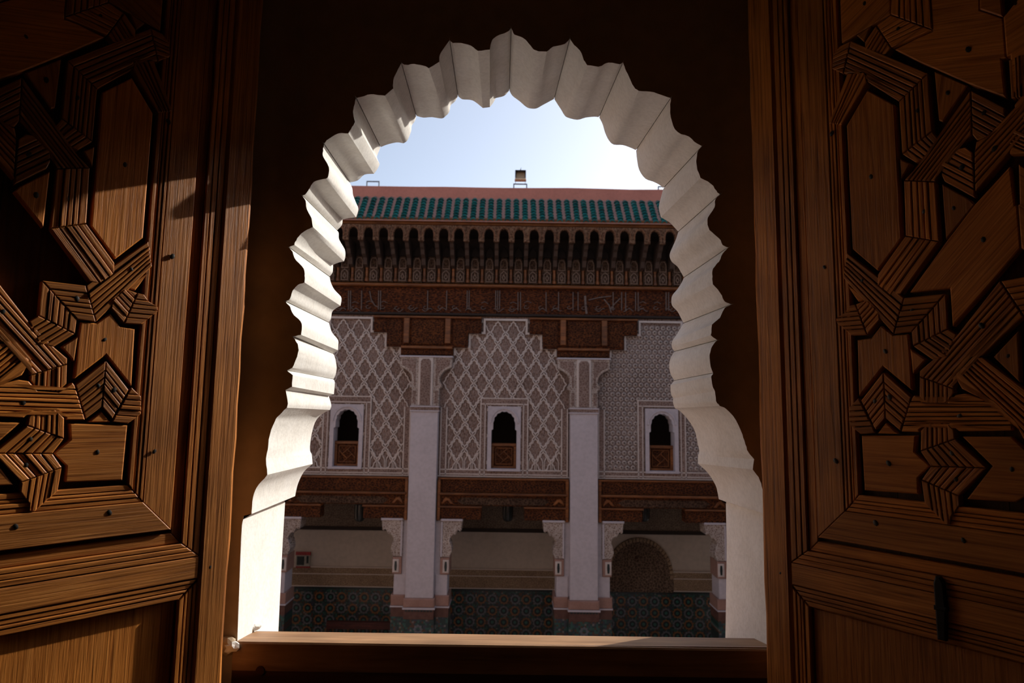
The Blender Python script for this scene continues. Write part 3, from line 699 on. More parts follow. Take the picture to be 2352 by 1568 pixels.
# scalloped lozenges of the stucco net, one object each
lw, lh = 36*kf, (z(0)-z(52))
def loz_mesh():
    mb = MB(); hw, hh = lw/2, lh/2
    # one side from top (0,hh) to right (hw,0), ogee with small scallops
    side = [(0, hh), (.05*hw, .86*hh), (.16*hw, .76*hh), (.33*hw, .70*hh), (.36*hw, .54*hh), (.54*hw, .50*hh), (.64*hw, .38*hh), (.70*hw, .20*hh), (.86*hw, .10*hh), (hw, 0)]
    ringp = side[:-1]+[(x, -y) for x, y in side[::-1]][:-1]+[(-x, -y) for x, y in side[:-1]]+[(-x, y) for x, y in side[::-1]][:-1]
    r = kf*2.3
    n = len(ringp)
    inn = inset(ringp[::-1], r)[::-1]
    f = fr(0)
    for i in range(n):
        j = (i+1) % n
        mb.face([f(*ringp[i], .035), f(*ringp[j], .035), f(*inn[j], .03), f(*inn[i], .03)])
        mb.face([f(*inn[i], .03), f(*inn[j], .03), f(*inn[j], 0), f(*inn[i], 0)])
    def leaf(cx, cy, w_, h_, a):
        ca, sa = math.cos(a), math.sin(a)
        P = [(0, h_), (w_*.6, h_*.3), (w_*.5, -h_*.4), (0, -h_), (-w_*.5, -h_*.4), (-w_*.6, h_*.3)]
        mb.slab([(cx+x*ca-y*sa, cy+x*sa+y*ca) for x, y in P], 0, .012, .003, f, mi=1)
    leaf(0, .34*hh, .10*hw, .20*hh, 0); leaf(0, -.45*hh, .11*hw, .14*hh, 0)
    for s in (-1, 1): leaf(s*.36*hw, .02*hh, .08*hw, .2*hh, -s*.3); leaf(s*.17*hw, -.08*hh, .06*hw, .18*hh, s*.25)
    return mb.mesh('lozenge', [M['stucco_rib'], M['stucco_leaf']])
lz_me = loz_mesh()
zA = z(763); frame_hw = 56*kf; zwin = z(912)
def in_field(dx, zc_):
    """stepped field of one bay, in metres from the bay centre"""
    if zc_ > z(748): return False
    if zc_ > z(768)+lh*.2: lim = 60
    elif zc_ > z(802)+lh*.2: lim = 94
    elif zc_ > z(822)+lh*.2: lim = 130
    else: lim = 140
    if abs(dx) > lim*kf: return False
    if zc_ < z(925) and abs(dx) < 54*kf: return False
    return zc_ > z(1072)
nl = 0
for b in (0, 1):
    for j in range(-2, 26):
        for i in range(-9, 10):
            dx = (i+.5*(j % 2))*lw; zc_ = zA+lh*.5-j*lh*.5
            if not in_field(dx, zc_): continue
            o = bpy.data.objects.new('lozenge', lz_me); o.location = (BC[b]+dx, FY-.002, zc_); link(o, wall_f); nl += 1
# fine star mesh in the right bay: too small to pick apart
sm = MB()
def star(cx, cz, r, h):
    P = []
    for k in range(16):
        rr = r if k % 2 == 0 else r*.55
        P.append((cx+rr*math.sin(k*math.pi/8), cz+rr*math.cos(k*math.pi/8)))
    f = fr(FY-.002)
    for k in range(16):
        a, b_ = P[k-1], P[k]; ia, ib = lerp((cx, cz), a, .52), lerp((cx, cz), b_, .52)
        sm.face([f(*a, h*.5), f(*b_, h*.5), f(*ib, h), f(*ia, h)]); sm.face([f(*ia, h), f(*ib, h), f(*ib, 0), f(*ia, 0)])
st_ = 13.2*kf
for j in range(0, 32):
    for i in range(-11, 12):
        dx = (i+.5*(j % 2))*st_; zc_ = z(738)-j*st_*.84
        if in_field(dx, zc_) or (zc_ <= z(820) and zc_ > z(1072) and abs(dx) < 130*kf and (abs(dx) > frame_hw+st_*.4 or zc_ > zwin+st_*.5)): star(BC[2]+dx, zc_, st_*.5, .03)
tag(sm.build('star_stucco', M['stucco_rib'], wall_f), kind='stuff')
# raised borders: stepped crest, panel ribs, bottom bands
for b in range(3):
    c = BC[b]
    def rib(name, pts, w_, h=.055, closed=False):
        mb = MB()
        for (xa, za), (xb, zb3) in zip(pts, pts[1:]):
            if abs(xa-xb) < 1e-6: mb.box(xa-w_/2, xa+w_/2, FY-h, FY, min(za, zb3)-w_/2, max(za, zb3)+w_/2)
            else: mb.box(min(xa, xb)+w_/2, max(xa, xb)-w_/2, FY-h, FY, za-w_/2, za+w_/2)
        return mb.build(name, M['stucco_rib'], wall_f)
    W5 = 4.5*kf
    steps = [(-117, 816), (-117, 799), (-83, 799), (-83, 766), (-49, 766), (-49, 735), (49, 735), (49, 766), (83, 766), (83, 799), (117, 799), (117, 816)]
    rib('stepped_border', [(c+dx*kf, z(py)) for dx, py in steps], W5, .07)
    for s in (-1, 1):
        rib('stucco_rib', [(c+s*132*kf, z(938)), (c+s*132*kf, z(1092))], 2.5*kf)
        rib('stucco_rib', [(c+s*145*kf, z(938)), (c+s*145*kf, z(1092))], 2.5*kf)
        rib('stucco_rib', [(c+s*54*kf, z(914)), (c+s*54*kf, z(1092))], 2.5*kf)
        rib('stucco_rib', [(c+s*44*kf, z(928)), (c+s*44*kf, z(1092))], 2.0*kf)
    for py, hw in ((1079, 145), (1089, 145), (1094, 152)): rib('stucco_rib', [(c-hw*kf, z(py)), (c+hw*kf, z(py))], 2.5*kf)
    for py in (915, 928): rib('stucco_rib', [(c-54*kf, z(py)), (c+54*kf, z(py))], 2.5*kf)
    for x0_, x1_, p0, p1 in ((-54, -40, 914, 1094), (40, 54, 914, 1094), (-54, 54, 914, 931), (-147, -131, 937, 1094), (131, 147, 937, 1094), (-147, 147, 1079, 1096)):
        mb = MB(); mb.box(c+x0_*kf, c+x1_*kf, FY-(.044 if x1_-x0_ < 20 else .048), FY, z(p1), z(p0)); mb.build('carved_band', M['stucco_ground'], wall_f)
    # cusped arcading at the foot of the panels (each blind arch is a piece)
    for s in (-1, 1):
        for k in range(4):
            if b == 2: break
            cx = c+s*(64+18*k)*kf; mb = MB(); hw = 8*kf; zt_ = z(1055); zb4 = z(1078)
            P = [(-hw, zb4), (-hw, zt_-.04), (-hw*.75, zt_+.02), (-hw*.4, zt_+.06), (0, zt_+.14), (hw*.4, zt_+.06), (hw*.75, zt_+.02), (hw, zt_-.04), (hw, zb4)]
            for (xa, za), (xb, zb5) in zip(P, P[1:]):
                mb.slab([(cx+xa, za), (cx+xb, zb5), (cx+xb*.8, zb5-(.03 if abs(xb) < hw else 0)), (cx+xa*.8, za-(.03 if abs(xa) < hw else 0))], 0, .03, 0, fr(FY))
            mb.build('blind_arch', M['stucco_rib'], wall_f)

# ---- windows: arched plaster surround, dark recess, carved wooden balustrade
for b in range(3):
    c = BC[b]
    wn = empty('window_%d' % (b+1), (c, FY, wz0)); tag(wn, kind='structure')
    ow = 38*kf; iw, sw = 29*kf, 25.5*kf
    arc = [(-iw, z(1076)), (-iw, z(988)), (-sw, z(986)), (-sw, z(978))]
    zs, za = z(971), z(944)
    for k in range(0, 15):
        a = math.pi*(1-k/14); rr = 1.0 if k % 2 == 0 else .93
        arc.append((sw*rr*math.cos(a), zs+(za-zs)*rr*math.sin(a)))
    arc += [(sw, z(978)), (sw, z(986)), (iw, z(988)), (iw, z(1076))]
    loop = [(c+x, v) for x, v in arc]+[(c+ow, z(1076)), (c+ow, z(933)), (c-ow, z(933)), (c-ow, z(1076))]
    mb = MB(); mb.slab(loop[::-1], -.28, .06, 0, fr(FY)); mb.box(c-ow, c+ow, FY-.09, FY+.28, z(1081), z(1076))
    kid(mb.build('window_surround', M['facade_white']), wn)
    mb = MB()                                # archivolt moulding
    R1 = []
    for k in range(17):
        a = math.pi*k/16; R1.append((c+sw*1.16*math.cos(a), zs+(za-zs)*1.16*math.sin(a)))
    R2 = [(c+(x-c)*1.16, zs+(v-zs)*1.14) for x, v in R1]
    for i in range(16): mb.slab([R1[i], R1[i+1], R2[i+1], R2[i]], .05, .085, .004, fr(FY))
    kid(mb.build('archivolt', M['facade_white']), wn)
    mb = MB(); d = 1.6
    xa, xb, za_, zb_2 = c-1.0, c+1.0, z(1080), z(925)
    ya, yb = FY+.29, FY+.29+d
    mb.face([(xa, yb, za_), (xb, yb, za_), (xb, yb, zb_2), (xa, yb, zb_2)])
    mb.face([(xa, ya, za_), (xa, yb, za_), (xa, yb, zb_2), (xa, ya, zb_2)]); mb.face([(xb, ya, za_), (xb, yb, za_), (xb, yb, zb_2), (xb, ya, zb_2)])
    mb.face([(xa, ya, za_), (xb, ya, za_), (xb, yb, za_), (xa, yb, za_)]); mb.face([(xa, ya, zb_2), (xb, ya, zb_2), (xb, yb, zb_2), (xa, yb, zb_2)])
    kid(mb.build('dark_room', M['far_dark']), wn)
    YB_ = FY+.12; bt, bb = z(1018), z(1076)
    mb = MB(); mb.box(c-iw, c+iw, YB_-.05, YB_+.03, bt-.07, bt, bev=.012); kid(mb.build('balustrade_rail', M['far_plain']), wn)
    for s in (-1, 1):
        mb = MB(); x_ = c+s*(iw-.03); mb.box(x_-.03, x_+.03, YB_-.04, YB_+.03, bb, bt-.07, bev=.008); kid(mb.build('balustrade_post', M['far_plain']), wn)
    mb = MB(); mb.box(c-iw, c+iw, YB_-.03, YB_+.03, bb, bb+.05, bev=.008); kid(mb.build('balustrade_rail', M['far_plain']), wn)
    mb = MB(); mb.box(c-iw+.06, c+iw-.06, YB_, YB_+.02, bb+.05, bt-.07); kid(mb.build('balustrade_board', M['far_wood']), wn)
    pw, pz0, pz1 = iw-.10, bb+.09, bt-.11; pc = (pz0+pz1)/2; ph = (pz1-pz0)/2
    bars = [((-pw, pz0), (pw, pz0)), ((-pw, pz1), (pw, pz1)), ((-pw, pz0), (-pw, pz1)), ((pw, pz0), (pw, pz1)),
            ((0, pc+ph*.55), (pw*.6, pc)), ((pw*.6, pc), (0, pc-ph*.55)), ((0, pc-ph*.55), (-pw*.6, pc)), ((-pw*.6, pc), (0, pc+ph*.55)),
            ((0, pc+ph*.55), (pw*.5, pz1)), ((pw*.6, pc), (pw, pc-ph*.5)), ((0, pc-ph*.55), (-pw*.5, pz0)), ((-pw*.6, pc), (-pw, pc+ph*.5))]
    for (xa, za2), (xb, zb6) in bars:
        mb = MB(); dv = Vector((xb-xa, zb6-za2)); nrm = Vector((-dv.y, dv.x)).normalized()*.009
        mb.slab([(c+xa+nrm.x, za2+nrm.y), (c+xa-nrm.x, za2-nrm.y), (c+xb-nrm.x, zb6-nrm.y), (c+xb+nrm.x, zb6+nrm.y)], 0, .025, .004, fr(YB_), math.atan2(dv.y, dv.x))
        kid(mb.build('lattice_bar', M['far_plain']), wn)

# ---- pillars with carved capitals above, bracket capitals at the arcade
PY = 13.72; BY = 13.88
def pillar(x, label):
    root = empty('pillar', (x, FY, GROUND)); tag(root, label, 'pillar', 'white pillars of the facade')
    def kp(mb, name, mat, smooth=None): return kid(mb.build(name, mat, smooth=smooth), root)
    k = KX(PY); zp = lambda py: zz(py, PY, 1338); zq = lambda py: zz(py, BY, 1338); kb = KX(BY); zc = lambda py: zz(py, 13.8, 985); kc = KX(13.8)
    hw = 31.5*k
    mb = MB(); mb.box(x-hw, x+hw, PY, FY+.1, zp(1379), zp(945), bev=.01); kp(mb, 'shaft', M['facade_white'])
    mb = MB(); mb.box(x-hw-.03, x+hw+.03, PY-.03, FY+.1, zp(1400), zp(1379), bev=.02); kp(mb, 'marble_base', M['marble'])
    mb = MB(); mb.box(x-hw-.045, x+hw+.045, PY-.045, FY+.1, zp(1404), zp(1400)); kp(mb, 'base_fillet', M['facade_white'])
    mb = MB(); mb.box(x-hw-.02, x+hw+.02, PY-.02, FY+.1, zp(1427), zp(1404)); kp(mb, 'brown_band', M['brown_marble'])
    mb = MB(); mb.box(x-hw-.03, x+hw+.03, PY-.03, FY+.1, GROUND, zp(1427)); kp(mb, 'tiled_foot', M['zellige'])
    for i in range(9):
        mb = MB(); xc = x-hw+hw*2*(i+.5)/9; mb.box(xc-.022, xc+.022, PY-.03, PY-.015, zp(1409), zp(1405)); kp(mb, 'dentil', M['z_dark'])
    for s in (-.5, .5):
        mb = MB()
        for kk in range(8):
            a = kk*math.pi/4; mb.slab([(x+s*hw*0+.07*math.cos(a)+.035*math.cos(a+t), zp(1449)+.07*math.sin(a)+.035*math.sin(a+t)) for t in (0, 1.57, 3.14, 4.71)], .03, .04, 0, fr(PY))
        if s > 0: kp(mb, 'star_tile', M['z_grey'])
    # upper capital
    sil = [(-61, 818), (61, 818), (60, 843), (48, 848), (38, 856), (33, 865), (32, 874), (38, 884), (37, 890), (32, 893), (32, 933), (-32, 933), (-32, 893), (-37, 890), (-38, 884), (-32, 874), (-33, 865), (-38, 856), (-48, 848), (-60, 843)]
    mb = MB(); mb.slab([(x+dx*kc, zc(py)) for dx, py in sil], -.22, .02, .015, fr(13.8)); kp(mb, 'upper_capital', M['capital_carved'])
    mb = MB(); mb.slab([(x+dx*kc, zc(py)) for dx, py in ((-17, 820), (17, 820), (17, 932), (-17, 932))], 0, .05, .02, fr(13.8)); kp(mb, 'capital_panel', M['stucco_rib'])
    mb = MB(); mb.slab([(x+dx*kc, zc(py)) for dx, py in ((-12, 830), (-7, 824), (7, 824), (12, 830), (12, 930), (-12, 930))], .05, .06, .005, fr(13.8)); kp(mb, 'capital_relief', M['stucco_ground'])
    mb = MB(); mb.box(x-62*kc, x+62*kc, 13.74, FY, zc(821), zc(817), bev=.01); kp(mb, 'abacus', M['facade_white'])
    for s in (-1, 1):
        mb = MB(); mb.slab([(x+s*dx*kc, zc(py)) for dx, py in ((23, 825), (56, 825), (55, 839), (44, 844), (34, 852), (28, 862), (27, 886), (23, 886))], 0, .028, .004, fr(13.8)); kp(mb, 'bracket_relief', M['stucco_ground'])
        mb = MB(); mb.slab([(x+s*dx*kc, zc(py)) for dx, py in ((22, 897), (29, 897), (29, 926), (22, 926))], 0, .028, .004, fr(13.8)); kp(mb, 'bracket_relief', M['stucco_ground'])
    mb = MB(); mb.box(x-33.5*kc, x+33.5*kc, PY-.03, FY, zc(945), zc(942), bev=.006); mb.box(x-33.5*kc, x+33.5*kc, PY-.03, FY, zc(935), zc(932), bev=.006); kp(mb, 'neck_fillets', M['facade_white'])
    mb = MB(); mb.box(x-32.5*kc, x+32.5*kc, PY-.01, FY, zc(942), zc(935)); kp(mb, 'neck_frieze', M['stucco_ground'])
    for s in (-1, 1):
        mb = MB(); a, b = sorted((x+s*30*kb, x+s*45*kb)); mb.box(a, b, BY+.02, FY+.35, zq(1370), zq(1196)); kp(mb, 'pilaster_strip', M['facade_white'])
        P = [(32, 1196), (91, 1196), (91, 1200), (89, 1222), (86, 1224), (82, 1221), (78, 1226), (76, 1232), (72, 1231), (67, 1235), (64, 1241), (63, 1247), (66, 1253), (68, 1262), (69, 1270), (66, 1277), (64, 1283), (42, 1283), (42, 1200), (32, 1200)]
        mb = MB(); mb.slab([(x+s*dx*kb, zq(py)) for dx, py in P], -.35, .03, .012, fr(BY)); br = kp(mb, 'bracket_capital', M['capital_carved'])
        mb = MB(); a, b = sorted((x+s*43*kb, x+s*92*kb)); mb.box(a, b, BY-.06, FY+.3, zq(1200), zq(1195), bev=.008); kp(mb, 'bracket_abacus', M['facade_white'])
        for q0, q1 in (((46, 1202), (46, 1280)),):
            mb = MB(); a, b = sorted((x+s*43*kb, x+s*47*kb)); mb.box(a, b, BY-.05, BY, zq(1282), zq(1202), bev=.006); kp(mb, 'bracket_fillet', M['facade_white'])
        mb = MB(); a, b = sorted((x+s*43*kb, x+s*64*kb)); mb.box(a, b, BY-.03, FY+.33, zq(1323), zq(1284), bev=.012); kp(mb, 'capital_block', M['marble'])
        mb = MB(); a, b = sorted((x+s*49*kb, x+s*63*kb)); mb.box(a, b, BY-.045, BY-.02, zq(1319), zq(1289), bev=.008); kp(mb, 'block_panel', M['stucco_rib'])
        mb = MB(); mb.slab([(x+s*dx*kb, zq(py)) for dx, py in ((54, 1293), (58, 1293), (59, 1304), (58, 1315), (54, 1315), (53, 1304))], .045, .055, .004, fr(BY)); kp(mb, 'block_motif', M['z_dark'])
        mb = MB(); a, b = sorted((x+s*33*kb, x+s*60*kb)); mb.box(a, b, BY, FY+.35, zq(1372), zq(1323), bev=.01); kp(mb, 'pilaster', M['facade_white'])
        mb = MB(); a, b = sorted((x+s*33*kb, x+s*65*kb)); mb.box(a, b, BY-.03, FY+.38, zq(1396), zq(1371), bev=.015); kp(mb, 'pilaster_base', M['marble'])
        mb = MB(); a, b = sorted((x+s*33*kb, x+s*66*kb)); mb.box(a, b, BY-.04, FY+.39, zq(1399), zq(1396)); kp(mb, 'base_fillet', M['facade_white'])
        mb = MB(); a, b = sorted((x+s*33*kb, x+s*64*kb)); mb.box(a, b, BY-.02, FY+.37, zq(1421), zq(1399)); kp(mb, 'brown_band', M['brown_marble'])
        mb = MB(); mb.box(a, b, BY-.025, FY+.375, GROUND, zq(1421)); kp(mb, 'tiled_foot', M['zellige'])
    return root
for i, l in enumerate(('leftmost white pillar, mostly hidden behind the sunlit left jamb', 'left of the two full white pillars seen through the arch',
                       'right of the two full white pillars seen through the arch', 'rightmost white pillar, mostly hidden behind the shaded right jamb')): pillar(PX[i], l)

# ---- carved lintels over the arcade
LY = 13.86; kl = KX(LY)
def lintel(b, label):
    c = BC[b]; root = empty('lintel_beam', (c, LY, z(1195, LY))); tag(root, label, 'beam', 'carved lintels over the arcade')
    zl = lambda py: zz(py, LY)
    X = lambda dx: c+dx*kl
    def add(name, mat, x0, x1, y0, y1, p0, p1, bev=.01): mb = MB(); mb.box(X(x0), X(x1), y0, y1, zl(p1), zl(p0), bev=bev); kid(mb.build(name, mat), root)
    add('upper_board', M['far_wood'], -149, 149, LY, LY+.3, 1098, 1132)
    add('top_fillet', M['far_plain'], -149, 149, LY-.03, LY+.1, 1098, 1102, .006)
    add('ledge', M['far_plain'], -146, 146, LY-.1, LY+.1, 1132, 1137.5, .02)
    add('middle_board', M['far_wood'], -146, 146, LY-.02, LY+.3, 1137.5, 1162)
    # long recessed cartouche with pointed ends
    mb = MB(); mb.slab([(X(dx), zl(py)) for dx, py in ((-105, 1151), (-92, 1143), (92, 1143), (105, 1151), (92, 1160), (-92, 1160))], 0, .035, .01, fr(LY)); kid(mb.build('cartouche', M['arm2']), root)
    for s in (-1, 1):
        mb = MB(); mb.slab([(X(s*dx), zl(py)) for dx, py in ((112, 1158), (122, 1145), (130, 1142), (136, 1150), (139, 1160), (132, 1154), (126, 1150), (119, 1158))], 0, .05, .01, fr(LY)); kid(mb.build('carved_knot', M['far_plain']), root)
        x0, x1 = sorted((s*47, s*146)); add('corbel_ledge', M['far_plain'], x0, x1, LY-.07, LY+.3, 1162.5, 1167, .015)
        x0, x1 = sorted((s*49, s*146)); add('corbel_board', M['far_wood'], x0, x1, LY-.02, LY+.3, 1167, 1194)
        x0, x1 = sorted((s*142, s*149)); add('side_post', M['far_plain'], x0, x1, LY-.06, LY+.3, 1102, 1196, .01)
    return root
for b, l in enumerate(('carved wooden lintel over the left arcade bay', 'carved wooden lintel over the middle arcade bay', 'carved wooden lintel over the right arcade bay, above the arched niche')): lintel(b, l)

# ---- gallery behind the arcade
rbox('ceiling_gallery', X0, X1, FY+.1, GY+.2, z(1108), z(1098), M['far_dark'])
gw = MB(); zg = lambda py: zz(py, GY)
GX0, GX1 = X0, X1
gw.box(GX0, GX1, GY, GY+.2, GROUND, z(1098), mi=0)
wall_g = gw.build('wall_gallery', M['gallery']); tag(wall_g, kind='structure')
def gband(name, mat, p0, p1, h, x0=GX0, x1=GX1):
    mb = MB(); mb.box(x0, x1, GY-h, GY, zg(p1), zg(p0)); return mb.build(name, mat, wall_g)
M['gfrieze'] = carved('gallery_painted_frieze', (.13, .098, .072), (.24, .195, .15), 20, depth=.015)
gband('painted_frieze', M['gfrieze'], 1090, 1213, .04); gband('frieze_ledge', M['far_dark'], 1213, 1221, .07)
gband('stucco_band', M['beige'], 1308, 1322, .03); gband('stucco_fillet', M['stucco_rib'], 1305.5, 1308, .045)
gband('stucco_fillet', M['stucco_rib'], 1321.5, 1323.5, .04)
gband('beige_band', M['beige'], 1323, 1350, .02); gband('stucco_fillet', M['stucco_rib'], 1350, 1352, .035)
gband('tile_border', M['z_dark'], 1352, 1357, .03)
gband('zellige_dado', M['zellige'], 1357, 1700, .025)
kg = KX(GY)
def rosette(mat):
    mb = MB(); f = fr(0); r = 9.6*kg
    def ringp(ra, rb, h, mi, n, star):
        for k in range(n):
            a0, a1, am = 2*math.pi*k/n, 2*math.pi*(k+1)/n, 2*math.pi*(k+.5)/n
            e = star
            pts = [(ra*math.cos(a0), ra*math.sin(a0)), (ra*e*math.cos(am), ra*e*math.sin(am)), (ra*math.cos(a1), ra*math.sin(a1)), (rb*math.cos(a1), rb*math.sin(a1)), (rb*math.cos(a0), rb*math.sin(a0))]
            mb.face([f(x, v, h) for x, v in pts], mi=mi)
    ringp(r, r*.74, .012, 0, 10, 1.22); ringp(r*.72, r*.34, .010, 1, 12, 1.0); ringp(r*.30, r*.02, .014, 2, 8, 1.25)
    return mb.mesh('rosette_tile', [mat, M['z_dark'], M['z_teal']])
rz = [rosette(M['z_orange']), rosette(M['z_grey'])]
for b in range(3):
    for row in range(4):
        for i in range(-6, 7):
            x_ = xx(1157+25.8*i, 1400, GY)+(b-1)*25.8*14*kg; zc_ = zg(1375+26.2*row)
            px_lim = 128*kg
            o = bpy.data.objects.new('rosette_tile', rz[(i+row) % 2]); o.location = (x_, GY-.027, zc_); link(o, wall_g)
# arched carved niche in the right bay
cx_ = xx(1468, 1300, GY); hw = 76*kg; zb7, zt7 = zg(1354), zg(1229); zsp = zg(1325)
M['niche'] = carved('niche_stucco', (.075, .05, .034), (.20, .145, .105), 14, depth=.02)
arcp = [(cx_+hw*math.cos(math.pi*k/28), zsp+(zt7-zsp)*(math.sin(math.pi*k/28)**.9)) for k in range(29)]
mb = MB(); mb.slab([(cx_-hw, zb7)]+[(cx_+hw, zb7)]+arcp, 0, .05, .01, fr(GY)); nr = mb.build('arched_niche', M['niche'], wall_g)
for i in range(28):
    a, b_ = arcp[i], arcp[i+1]; sc = lambda p: (cx_+(p[0]-cx_)*.9, zsp+(p[1]-zsp)*.9)
    mb = MB(); aa, bb_ = lerp(a, b_, .12), lerp(a, b_, .88); mb.slab([aa, bb_, sc(bb_), sc(aa)], .05, .08, .01, fr(GY)); mb.build('voussoir', M['beige'], nr)
mb = MB(); cb = at(1463, 1282, GY); mb.slab([(cb.x+.085*math.cos(k*math.pi/8), cb.z+.085*math.sin(k*math.pi/8)) for k in range(16)], .05, .09, .02, fr(GY)); mb.build('boss', M['far_grey'], nr)
# hanging lanterns seen between the lintel ends
M['dark_glass'] = plain('lantern_glass', (.02, .025, .022), .15)
for px, lab in ((828, 'dark lantern under the left lintel, right of the bay centre'), (1167, 'dark lantern under the middle lintel'), (1480, 'dark lantern under the right lintel, above the arched niche')):
    LYn = 15.3; t_, b_ = at(px, 1158, LYn), at(px, 1198, LYn); kz = KX(LYn); r = 12*kz
    root = empty('hanging_lantern', (t_.x, LYn, b_.z)); tag(root, lab, 'lantern', 'lanterns in the gallery')
    H_ = t_.z-b_.z
    mb = MB(); mb.lathe([(0, 0), (r*.5, .01), (r*.82, r*.3), (r*.95, r*.75), (r, H_*.5), (r*.97, H_)], (t_.x, LYn, b_.z), 16); kid(mb.build('glass_body', M['dark_glass'], smooth=40), root)
    for k in range(6):
        a = k*math.pi/3+.3; mb = MB(); mb.tube((t_.x+r*.98*math.cos(a), LYn+r*.98*math.sin(a), b_.z+r*.7), (t_.x+r*math.cos(a), LYn+r*math.sin(a), t_.z), .008, n=5); kid(mb.build('cage_bar', M['black_iron']), root)
    mb = MB(); mb.lathe([(r*1.08, 0), (r*1.08, .03), (r*.6, .12), (.02, .2)], (t_.x, LYn, t_.z), 16); mb.tube((t_.x, LYn, t_.z+.18), (t_.x, LYn, z(1108)), .012, n=6); kid(mb.build('cap_and_rod', M['black_iron']), root)
# notice board and bench in the left bay
M['red'] = plain('red_painted_board', (.30, .03, .03), .5); M['paper'] = plain('notice_paper', (.30, .30, .26), .7)
root = empty('notice_board', at(699, 1300, GY)); tag(root, 'red-framed notice board on the gallery wall beside the left pillar', 'notice board')
def onwall(name, mat, x0, x1, p0, p1, h0, h1):
    mb = MB(); a, b_ = at(x0, p1, GY), at(x1, p0, GY); mb.box(a.x, b_.x, GY-h1, GY-h0, a.z, b_.z, bev=.006); return mb.build(name, mat)
kid(onwall('board', M['paper'], 681, 714, 1273, 1299, .045, .06), root); kid(onwall('header', M['red'], 681, 716, 1266, 1273, .045, .075), root)
kid(onwall('frame_foot', M['red'], 681, 714, 1299, 1302, .045, .07), root); kid(onwall('dark_picture', M['z_dark'], 683, 701, 1276, 1296, .06, .064), root); kid(onwall('dark_strip', M['z_dark'], 705, 711, 1275, 1292, .06, .064), root)
root = empty('bench', (xx(828, 1436, 16.2), 16.2, GROUND)); tag(root, 'dark red wooden bench against the tiled wall of the left bay', 'bench')
M['maroon'] = wood('maroon_wood', (.03, .008, .006), (.07, .016, .012), (.11, .03, .02), scale=(2, 20))
a, b_ = at(750, 1443, 16.1), at(905, 1428, 16.1)
mb = MB(); mb.box(a.x, b_.x, 16.06, 16.16, a.z, b_.z, bev=.01); kid(mb.build('backrest', M['maroon']), root)
mb = MB(); mb.box(a.x, b_.x, 15.7, 16.12, a.z-.42, a.z-.37, bev=.01); kid(mb.build('seat', M['maroon']), root)
for s in (a.x+.05, b_.x-.05):
    for y_ in (15.74, 16.1):
        mb = MB(); mb.box(s-.03, s+.03, y_-.03, y_+.03, GROUND, a.z-.37 if y_ < 16 else a.z+.02, bev=.005); kid(mb.build('leg', M['maroon']), root)

# ---- stepped wooden brackets and the inscribed frieze above
SY = 13.87; ks = KX(SY)
def stepped(x, label):
    zs = lambda py: zz(py, SY, 985)
    root = empty('stepped_bracket', (x, SY, zs(817))); tag(root, label, 'bracket', 'stepped wooden brackets')
    X = lambda dx: x+dx*ks
    pol = [(-126, 727), (126, 727), (126, 764), (95, 764), (95, 797), (61, 797), (61, 815.5), (-61, 815.5), (-61, 797), (-95, 797), (-95, 764), (-126, 764)]
    mb = MB(); mb.slab([(X(dx), zs(py)) for dx, py in pol], -.055, .02, .012, fr(SY)); kid(mb.build('stepped_board', M['far_wood_red']), root)
    def bx_(name, mat, x0, x1, p0, p1, h, bev=.012): mb = MB(); mb.box(X(x0), X(x1), SY-h, SY, zs(p1), zs(p0), bev=bev); kid(mb.build(name, mat), root)
    bx_('top_ledge', M['far_plain'], -126, 126, 726.6, 731, .09); bx_('bottom_ledge', M['far_plain'], -60, 60, 795, 801, .09)
    bx_('centre_panel', M['far_wood'], -37, 40, 734, 791, .05)
    for a in (-48, 48): bx_('post', M['far_plain'], a-6.5, a+6.5, 731, 789, .1)
    for s in (-1, 1):
        a, b_ = sorted((s*59, s*91)); bx_('side_panel', M['far_wood'], a, b_, 735, 793, .035); a, b_ = sorted((s*95, s*122)); bx_('side_panel', M['far_wood'], a, b_, 735, 760, .035)
    bx_('bottom_panel', M['far_wood'], -57, 57, 803, 814, .035)
for x, l in ((PX[1], 'stepped wooden bracket above the left full pillar'), (PX[2], 'stepped wooden bracket above the right full pillar')): stepped(x, l)
fz = empty('carved_frieze', (BC[1], SY, z(724))); tag(fz, 'long carved wooden frieze with raised script below the eaves', 'frieze')
FR = 13.95; zf_ = lambda py: zz(py, FR)
def fzb(name, mat, y0, y1, p0, p1, bev=.01): mb = MB(); mb.box(X0, X1, y0, y1, zf_(p1), zf_(p0), bev=bev); kid(mb.build(name, mat), fz)
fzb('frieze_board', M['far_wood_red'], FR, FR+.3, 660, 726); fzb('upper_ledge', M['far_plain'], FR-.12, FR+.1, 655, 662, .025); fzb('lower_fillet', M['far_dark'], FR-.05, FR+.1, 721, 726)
for i in range(8):
    py = 667+i*6.8
